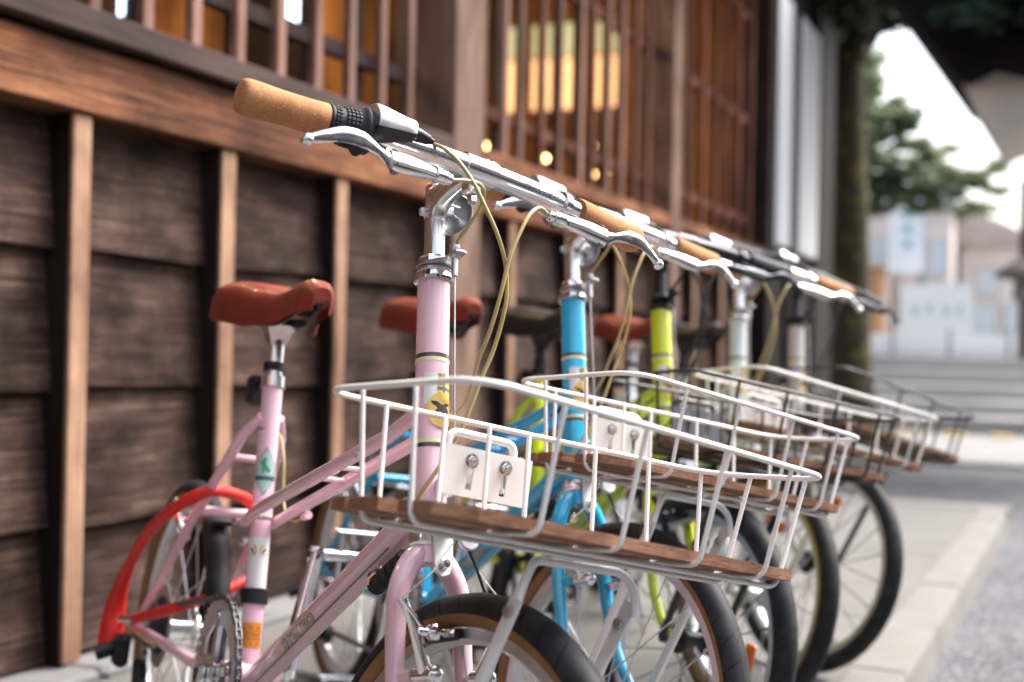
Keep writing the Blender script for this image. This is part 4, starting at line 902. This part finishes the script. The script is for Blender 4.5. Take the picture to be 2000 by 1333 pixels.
    for q in (-1, 1):
        fb.tube(spline([(0.044, 0.033 * q, -0.142), (0.046, 0.043 * q, -0.118), (0.046, 0.052 * q, -0.095), (0.046, 0.064 * q, -0.074)], 4), [0.0078, .0074, .007, .0065, .006, .0058, .0055, .0052, .005, .0048, .0046, .0046, .0056], 10)
        fb.tube([(0.048, 0.066 * q, -0.076), (0.05, 0.040 * q, -0.102)], 0.0028, 8)
        fb.tube([(0.032, 0.035 * q, -0.142), (0.053, 0.032 * q, -0.142)], [0.0085, 0.0078], 14); fb.ball((0.054, 0.032 * q, -0.142), 0.0098, 14)
        fb.tube([(0.049, 0.048 * q, -0.103), (0.049, 0.022 * q, -0.103)], 0.0042, 10); fb.ball((0.050, 0.030 * q, -0.103), 0.0088, 10)
        fb.tube([(0.055, 0.020 * q, -0.103), (0.068, 0.017 * q, -0.104)], 0.0048, 8)
    fbo = fb.build('front_brake', M_chrome if metal is not M_blackmetal else metal2, root)
    pd = MB(S)
    for q in (-1, 1): pd.box((0.045, 0.0150 * q, -0.105), (0.05, 0.007, 0.011), bev=.002)
    pd.build('brake_pad', M_black, fbo)
    MB(S).tube([(0.047, -0.064, -0.073), (0.048, -0.030, -0.045), (0.050, -0.003, -0.010), (0.048, 0.030, -0.045), (0.047, 0.064, -0.073)], 0.0009, 6).build('straddle_wire', M_alu2, fbo)
    MB(S).lathe([(0.0, -0.003), (0.0108, -0.003), (0.0112, 0.002), (0.0100, 0.0035), (0.0, 0.0035)], (0.054, 0.008, -0.0115), (1, -.2, 0.1), 20).build('wire_yoke', M_alu2, fbo)
    # rear brake at the seat stays
    rbo = None
    for q in (-1, 1):
        rb = MB()
        rb.tube([(-0.245, 0.046 * q, 0.396), (-0.255, 0.062 * q, 0.42), (-0.262, 0.070 * q, 0.452)], [.006, .005, .004], 8); rb.ball((-0.262, .046 * q, .396), .0085, 10)
        rb.tube([(-0.262, 0.060 * q, 0.425), (-0.262, 0.020 * q, 0.425)], 0.0045, 8); rb.ball((-0.266, .034 * q, .425), .0085, 8)
        rbo = rb.build('rear_brake_arm', M_chrome if metal is not M_blackmetal else metal2, root)
    MB().box((-0.262, 0, 0.424), (0.05, 0.034, 0.010), bev=.002).build('brake_pad', M_black, rbo)
    # ---- drivetrain
    cr = MB(); rc_ = V(0, -0.045, 0.248)
    n = 96; outr = []; 
    mt = 48
    prof_r = [0.1050 if (k % 4) in (0, 1) else 0.1005 for k in range(mt * 4)]
    ring = [(prof_r[k] * math.cos(2 * math.pi * k / (mt * 4)), prof_r[k] * math.sin(2 * math.pi * k / (mt * 4))) for k in range(mt * 4)]
    a_ = [cr.pt(rc_ + V(x, -.0015, z)) for x, z in ring]; b_ = [cr.pt(rc_ + V(x, .0015, z)) for x, z in ring]
    i1 = [cr.pt(rc_ + V(x * 0, 0, 0) + V(math.cos(2 * math.pi * k / (mt * 4)) * .068, -.0015, math.sin(2 * math.pi * k / (mt * 4)) * .068)) for k in range(mt * 4)]
    i2 = [cr.pt(rc_ + V(math.cos(2 * math.pi * k / (mt * 4)) * .068, .0015, math.sin(2 * math.pi * k / (mt * 4)) * .068)) for k in range(mt * 4)]
    m4 = mt * 4
    for k in range(m4):
        k2 = (k + 1) % m4; cr.f += [(a_[k], a_[k2], i1[k2], i1[k]), (b_[k2], b_[k], i2[k], i2[k2]), (a_[k2], a_[k], b_[k], b_[k2]), (i1[k], i1[k2], i2[k2], i2[k])]
    cw = cr.build('chainring', M_ring if metal is not M_blackmetal else M_blackmetal, root)
    spd = MB()
    for k in range(5):
        t = R(72 * k + 90); d = V(math.cos(t), 0, math.sin(t)); e = V(-math.sin(t), 0, math.cos(t)); spd.loft([[rc_ + V(0, -.004, 0) + d * r_ + e * w + V(0, hh, 0) for w, hh in ((-wd, -.003), (wd, -.003), (wd, .003), (-wd, .003))] for r_, wd in ((.010, .011), (.045, .007), (.086, .009))])
        spd.lathe([(0.0, -.008), (0.005, -.008), (0.0055, -.004), (0.0055, .004), (0, .004)], rc_ + d * .078, (0, 1, 0), 12)
    spd.build('crank_spider', M_chrome if metal is not M_blackmetal else metal2, cw)
    ch_ = MB(); cp = []
    rr_, fr_ = 0.103, 0.033; c0, c1 = V(0, -.045, .248), V(-.3992, -.045, .236)
    for k in range(60): t = R(-92 + 184 * k / 59); cp.append(c0 + V(math.cos(t), 0, math.sin(t)) * rr_)
    cp += [c1 + V(0.03, 0, fr_), ]
    for k in range(16): t = R(95 + 160 * k / 15); cp.append(c1 + V(math.cos(t), 0, math.sin(t)) * fr_)
    cp += [V(-.395, -.045, .165), V(-.36, -.045, .135), V(-.33, -.045, .125)]
    tot = []; P_ = [V(p) for p in cp]; P_.append(P_[0]); acc = 0
    step = 0.0127; pos = 0; k = 0
    for i in range(len(P_) - 1):
        a, b = P_[i], P_[i + 1]; L_ = (b - a).length
        while pos <= acc + L_:
            t = (pos - acc) / L_; d = (b - a).normalized(); e = V(0, 1, 0).cross(d); p = a.lerp(b, t); w = 0.0034 if k % 2 else 0.0024
            for q in (-1, 1): ch_.box(p + V(0, q * w, 0), (0.0125, 0.001, 0.008), (d, V(0, 1, 0), e))
            ch_.tube([p + d * .006 + V(0, -.004, 0), p + d * .006 + V(0, .004, 0)], .0036, 6); pos += step; k += 1
        acc += L_
    ch_.build('chain', M_steel, root, kind='stuff')
    cs = MB()
    for i, r_ in enumerate((.026, .030, .034, .038, .042, .046)): cs.lathe([(r_ * .5, -.001), (r_, -.001), (r_, .001), (r_ * .5, .001)], V(-.3992, -.052 + i * .0042, .236), (0, 1, 0), 28)
    cs.build('cassette', M_steel, root)
    MB().lathe([(0.02, -.001), (0.066, -.0012), (0.066, -.0006), (0.02, 0)], V(-.3992, -.027, .236), (0, 1, 0), 32).build('spoke_guard', plain('clear_plastic', (.45, .47, .47), .2), root)
    de = MB(); de.box((-.395, -.085, .195), (.035, .022, .05), bev=.006); de.box((-.372, -.058, .145), (.016, .014, .085), (V(.9, 0, .4), V(0, 1, 0), V(-.4, 0, .9)), bev=.004)
    de.lathe([(0.004, -.005), (0.016, -.004), (0.016, .004), (.004, .005)], (-.385, -.05, .165), (0, 1, 0), 14); de.lathe([(0.004, -.005), (0.016, -.004), (0.016, .004), (.004, .005)], (-.345, -.05, .115), (0, 1, 0), 14); de.tube([(-.41, -.08, .20), (-.41, -.12, .185)], .012, 12)
    de.build('derailleur', M_black, root)
    MB().tube(spline([(-.25, -.07, .232), (-.37, -.074, .228), (-.43, -.08, .232), (-.445, -.085, .205), (-.42, -.088, .185)], 5), .0021, 8).build('shift_cable', cab, root)
    for q in (-1, 1):
        zz = -1 if q < 0 else 1; yb = 0.052 if q > 0 else -0.058
        ca = MB(); rings = []
        for t, w, th in ((-.012, .011, .011), (0.0, .0135, .013), (.015, .0125, .0125), (.05, .0095, .010), (.12, .009, .009), (.16, .0095, .009), (.171, .0105, .0095), (.180, .007, .008)):
            y = (yb + (.018 * q) * max(0, t) / .17); z = .248 + zz * t; x = 0.003 * (1 if q > 0 else -1) * t
            rings.append([V(x + w * cxy, y + th * syy, z) for cxy, syy in ((-1, -.6), (-.7, -1), (.7, -1), (1, -.6), (1, .6), (.7, 1), (-.7, 1), (-1, .6))])
        ca.loft(rings); cao = ca.build('crank_arm', M_chrome if metal is not M_blackmetal else metal2, root, ang=50)
        MB().lathe([(0, -.002), (0.0085, -.002), (0.009, .001), (0, .001)], (0, yb + .0135 * q, .248), (0, q, 0), 16).build('dust_cap', M_black, cao)
        MB().lathe([(0, -.001), (0.0062, -.001), (0.0062, .0008), (0, .0008)], (0.0005 * q, yb + (.018 + .0105) * q - (.0205 * q if q > 0 else -.0205) * 1, .248 + zz * .170), (0, 1, 0), 14).build('pedal_eye', M_ink, cao)
        pe = MB(); py = yb + .018 * q; pz = .248 + zz * .17
        pe.tube([(0, py, pz), (0, py + .02 * q, pz), (0, py + .09 * q, pz)], [.007, .009, .006], 12)
        for dz in (-.034, .034):
            for dx in (-.013, .013): pe.tube([(dx, py + .024 * q, pz + dz), (dx, py + .094 * q, pz + dz)], .0022, 6)
            for yy in (.024, .094): pe.tube([(-.013, py + yy * q, pz + dz), (.013, py + yy * q, pz + dz)], .0022, 6)
        for yy in (.034, .084): pe.box((0, py + yy * q, pz), (.012, .007, .066), bev=.002)
        pe.box((0, py + .062 * q, pz), (.016, .040, .012), bev=.002)
        pe.build('pedal', M_alu if metal is not M_blackmetal else M_black, root)
    MB().lathe([(0.0148, -.010), (0.0185, -.010), (0.0185, .010), (.0148, .010)], bb + sd * .105, sd, 24).box(bb + sd * .105 + V(-.022, -.004, 0), (.026, .016, .014), bev=.003).build('chain_guard_clamp', M_black, root)
    ks = MB().tube([(-.05, .03, .232), (-.06, .060, .20), (-.085, .150, .012)], [.008, .007, .006], 10); ks.build('kickstand', M_alu2 if metal is not M_blackmetal else M_black, root)
    # steering damper spring under the down tube
    spg = MB(); pa, pb_ = V(0.474, -.002, 0.478), V(0.404, -.002, 0.437)
    hel = []; dv = (pa - pb_); u_, w_ = basis(dv)
    for k in range(14 * 12): t = k / (14 * 12 - 1); hel.append(pb_ + dv * t + (u_ * math.cos(2 * math.pi * 14 * t) + w_ * math.sin(2 * math.pi * 14 * t)) * .0085)
    spg.tube(hel, .0023, 6); spg.tube([pa, pb_], .0068, 10); spo = spg.build('damper_spring', M_black, root); MB().box(pb_ + V(-.008, 0, .008), (.02, .010, .016), bev=.002).build('spring_bracket', M_chrome, spo)
    # ---- basket
    b0 = V(0.11873, 0.04042, 0.08289); bf = V(0.98045, -0.09934, -0.16986); by = V(0.09355, 0.99474, -0.04177); bu = V(0.17311, 0.02506, 0.98458)
    if cfg.get('btwist'):
        a = cfg['btwist']; bf, by = bf * math.cos(a) + by * math.sin(a), by * math.cos(a) - bf * math.sin(a)
    def B_(q): return S(b0 + bf * q[0] + by * q[1] + bu * q[2])
    rim = rounded([(-0.008, -0.236, 0), (0.212, -0.205, 0), (0.156, 0.254, 0), (0.030, 0.205, 0)], 0.045, 8, True)
    bk = MB(B_).tube(rim, 0.0029, 10, closed=True).build('basket', wire, root)
    wr = 0.00235; zf = -0.1065
    def add_wire(pts): MB(B_).tube(rounded(pts, 0.012, 5), wr, 8).build('wire', wire, bk)
    fx = lambda y: 0.203 - 0.112 * (y + 0.2) / 0.44          # front rim line
    fx = lambda y: 0.196 - (y + 0.16) * 0.095
    bx = lambda y: 0.0 + (y + 0.2) * 0.078
    for yf, yb_ in ((-0.108, -0.111), (-0.012, -0.019), (0.092, 0.058), (0.185, 0.123)):
        add_wire([(fx(yf), yf, 0), (fx(yf) - 0.020, yf * 0.97, zf), (bx(yb_) + .012, yb_, zf), (bx(yb_), yb_, 0)])
    for yb_ in (-0.171, -0.063, 0.190): add_wire([(bx(yb_), yb_, 0), (bx(yb_) + .010, yb_ * .98, zf), (bx(yb_) + .05, yb_ * .98, zf)])
    add_wire([(0.051, -0.222, 0), (0.054, -0.206, zf - .005), (0.060, 0.206, zf - .005), (0.070, 0.2225, 0)])
    add_wire([(0.123, -0.211, 0), (0.124, -0.198, zf - .005), (0.126, 0.215, zf - .005), (0.128, 0.242, 0)])
    PO = 0.0
    for f0, f1, y0, y1 in ((0.108, 0.158, -0.199, 0.228), (0.053, 0.102, -0.220, 0.228), (0.000, 0.047, -0.216, 0.196)):
        m = MB(B_); ch1 = 0.022 if f0 > .1 or f0 < .05 else 0.004; fr1 = f0 > .1
        sk_ = -0.055 if f0 > .1 else (-.0 if f0 > .05 else .03)
        if fr1: poly = [(f0, y0 - .004), (f0, y1 + .006), (f1 - ch1 * .6 - .012, y1), (f1 - .020, y1 - ch1), (f1 + .006, y0 + ch1 * 1.8), (f1 - ch1 * .4, y0 + .004)]
        elif f0 > .05: poly = [(f0, y0), (f0, y1), (f1, y1 + .002), (f1, y0 + .002)]
        else: poly = [(f0 + ch1 * .6, y0), (f0, y0 + ch1), (f0 + .012, y1 - ch1), (f0 + .02, y1), (f1, y1 + .008), (f1, y0 - .004)]
        o = m.prism(poly, (0, 0, -0.1035), (1, 0, 0), (0, 1, 0), (0, 0, 1), 0.0105).build('plank', M_plank, bk, smooth=False)
    # mounting plate with two slots
    plm = MB(B_)
    ycs = (-0.0690, -0.0300); f_ = -0.004
    xs_ = [-0.100, ycs[0] - .0035, ycs[0] + .0035, ycs[1] - .0035, ycs[1] + .0035, 0.001]
    for i in (0, 2, 4): plm.box((f_, (xs_[i] + xs_[i + 1]) / 2, -0.0455), (.002, xs_[i + 1] - xs_[i], .047))
    for yc in ycs: plm.box((f_, yc, -0.0295), (.00195, .0071, .015)); plm.box((f_, yc, -0.0655), (.00195, .0071, .007))
    plo = plm.build('mounting_plate', wire if wire is M_white else plain('grey_plate', (.22, .25, .30), .35), bk, smooth=False)
    MB(B_).tube(rounded([(-0.010, -0.094, -0.035), (-0.010, -0.094, -0.009), (-0.010, -0.018, -0.009), (-0.010, -0.018, -0.035)], .012, 5), .0040, 10).build('handle_loop', wire, bk)
    for yc in ycs: MB(B_).lathe([(0.0, .006), (0.0022, .006), (0.0024, .003), (0.0046, .003), (0.0046, -.001), (0.0072, -.0015), (0.0072, -.003), (0, -.003)], (f_ + .0035, yc, -0.0345), (1, 0, 0), 18).build('bolt', M_alu, bk)
    br_ = MB(S); br_.box((0.048, 0.0, 0.045), (0.062, 0.016, 0.020), bev=.003); br_.box((0.090, -0.006, 0.047), (0.010, 0.05, 0.034), bev=.002); br_.build('basket_bracket', wire, root)
    # carrying rod under the basket and two flat struts to the axle
    zr = -0.060
    MB(S).tube(rounded([(0.194, -0.050, zr - .030), (0.197, -0.043, zr - .010), (0.200, -0.036, zr + .006), (0.202, 0.070, zr + .005), (0.202, 0.086, zr - .010), (0.198, 0.088, zr - .034)], .014, 5), .0042, 10).build('support_rod', wire, root)
    for ya, yb_ in ((-0.046, -0.060), (0.088, 0.060)):
        m = MB(S); a, b = V(0.194, ya, zr - .020), V(0.0535, yb_, -0.3006); d = (b - a).normalized(); wd = V(0, -d.z, d.y).normalized(); wd = d.cross(V(0, 1, 0)).normalized(); nn = d.cross(wd)
        rings = []
        for t, w, th in ((0, .006, .0012), (.01, .008, .0012), (.045, .008, .0014), (.06, .0062, .0042), (.25, .0060, .0048), (.27, .008, .0013), (.2755, .006, .0013)):
            L_ = (b - a).length; p = a + d * (t / .2755 * L_); rings.append([p + wd * w * cx + nn * th * sy for cx, sy in ((-1, -.5), (-.7, -1), (.7, -1), (1, -.5), (1, .5), (.7, 1), (-.7, 1), (-1, .5))])
        so2 = m.loft(rings).build('basket_strut', wire, root)
        MB(S).lathe([(0, -.005), (0.0045, -.005), (0.005, -.001), (0.005, .006), (0, .006)], a + d * .022 + nn * 0, nn, 10).build('bolt', M_alu2, so2)
    # white tab at the fork crown
    tb = MB(S); tb.prism([(-0.010, 0.022), (0.012, 0.022), (0.012, -0.030), (0.008, -0.040), (0.0, -0.043), (-0.008, -0.040), (-0.010, -0.030)], (0.024, -0.002, -0.002), (0, 1, 0), (0, 0, 1), (1, 0, 0), .003)
    tb.box((0.034, -0.004, 0.008), (0.022, 0.022, 0.024), bev=.004); tbo = tb.build('lamp_bracket', wire, root)
    MB(S).lathe([(0, .005), (0.0042, .0045), (0.0045, 0), (0.0062, -.001), (0, -.002)], (0.029, -0.002, -0.033), (1, 0, 0), 12).build('bolt', M_alu, tbo)
    MB(S).tube(spline([(0.052, 0.006, -0.014), (0.050, 0.020, -0.035), (0.046, 0.038, -0.065)], 5), .0017, 6).build('lamp_wire', M_black, tbo)
    return root

def paint(name, col): return plain(name, col, 0.20, 0.0, coat=1.0, var=0.03, vscale=30)
BIKES = [
    dict(x=0.9131, y=1.4731, yaw=-0.696, lean=0.1331, steer=0.2137, label='pale pink bicycle nearest the camera, cork grips and a white wire basket', paint=paint('pink_paint', (0.85, 0.56, 0.655)), stickers=True, bartext=True, tan=True, refl=200),
    dict(x=0.8863, y=2.0514, yaw=-0.7347, lean=0.1107, steer=0.2372, label='bright sky blue bicycle just behind the pink one, white wire basket', paint=paint('blue_paint', (0.008, 0.46, 0.78)), tan=True, refl=150),
    dict(x=0.9102, y=2.514, yaw=-0.7985, lean=0.1029, steer=0.1573, label='lime yellow bicycle with a black handlebar, black saddle and black basket', paint=paint('lime_paint', (0.70, 0.80, 0.012)), black=True, refl=-20),
    dict(x=0.9242, y=2.9855, yaw=-0.8557, lean=0.1511, steer=0.1522, label='white bicycle with silver handlebar and tan grips between the lime and the farthest one', paint=paint('white_paint', (0.66, 0.74, 0.77)), tan=True, refl=60),
    dict(x=0.9377, y=3.3877, yaw=-0.8027, lean=0.1705, steer=0.2065, label='farthest bicycle of the row, off white frame with black handlebar and thin black basket', paint=paint('offwhite_paint', (0.52, 0.50, 0.47)), black=True, refl=70),
]
for c_ in BIKES:
    if c_.get('black'): c_.update(metal=M_blackmetal, metal2=M_blackmetal, grip=M_rubber, saddle=M_blacksaddle, wire=M_blackwire, cable=M_cableb, bell=False)
    else: c_.update(metal=M_alu, metal2=M_alu2, grip=M_cork, saddle=M_leather, wire=M_white, cable=M_cable)
    c_['root'] = make_bike(c_)

# ------------------------------------------------------------------ red lock looped through the rear wheel of the pink bicycle
lk = thing('bicycle_lock', 'red rubber covered lock looped through the rear wheel of the pink bicycle', 'bicycle lock')
lk.matrix_world = BIKES[0]['root'].matrix_world.copy() if False else Matrix.Identity(4)
c0 = BIKES[0]; F = V(math.cos(c0['yaw']), math.sin(c0['yaw']), 0); Lh = V(-math.sin(c0['yaw']), math.cos(c0['yaw']), 0)
Uu = V(0, 0, 1) * math.cos(c0['lean']) + Lh * math.sin(c0['lean']); Ll = Lh * math.cos(c0['lean']) - V(0, 0, 1) * math.sin(c0['lean'])
lk.matrix_world = Matrix(((F.x, Ll.x, Uu.x, c0['x']), (F.y, Ll.y, Uu.y, c0['y']), (F.z, Ll.z, Uu.z, 0), (0, 0, 0, 1)))
path = spline([(-0.445, -0.092, 0.186), (-0.455, -0.091, 0.2564), (-0.4134, -0.09, 0.3209), (-0.3108, -0.09, 0.3918), (-0.210, -0.082, 0.440), (-0.172, -0.05, 0.472), (-0.195, -0.01, 0.4735), (-0.2265, 0.04, 0.4563), (-0.262, 0.060, 0.41), (-0.262, 0.064, 0.365), (-0.2446, 0.058, 0.3432)], 6)
rad = [0.0205, 0.0205, 0.020, 0.0195, 0.0185, 0.0175, 0.0165, 0.015, 0.0135, 0.012, 0.011, 0.0102, 0.0095] + [0.0088] * 60
MB().tube(path, rad[:len(path)], 20).build('sheath', M_red, lk)
MB().tube(spline([(-0.2446, 0.058, 0.3432), (-0.2308, 0.03, 0.3312), (-0.2202, -0.002, 0.3155), (-0.235, -0.035, 0.2990), (-0.2618, -0.058, 0.2830), (-0.3358, -0.085, 0.2553)], 6), 0.0078, 16).build('sheath', M_red, lk)
MB().tube([(-0.330, -0.0845, 0.2555), (-0.395, -0.093, 0.243)], 0.0062, 16).build('shackle', M_chrome, lk)
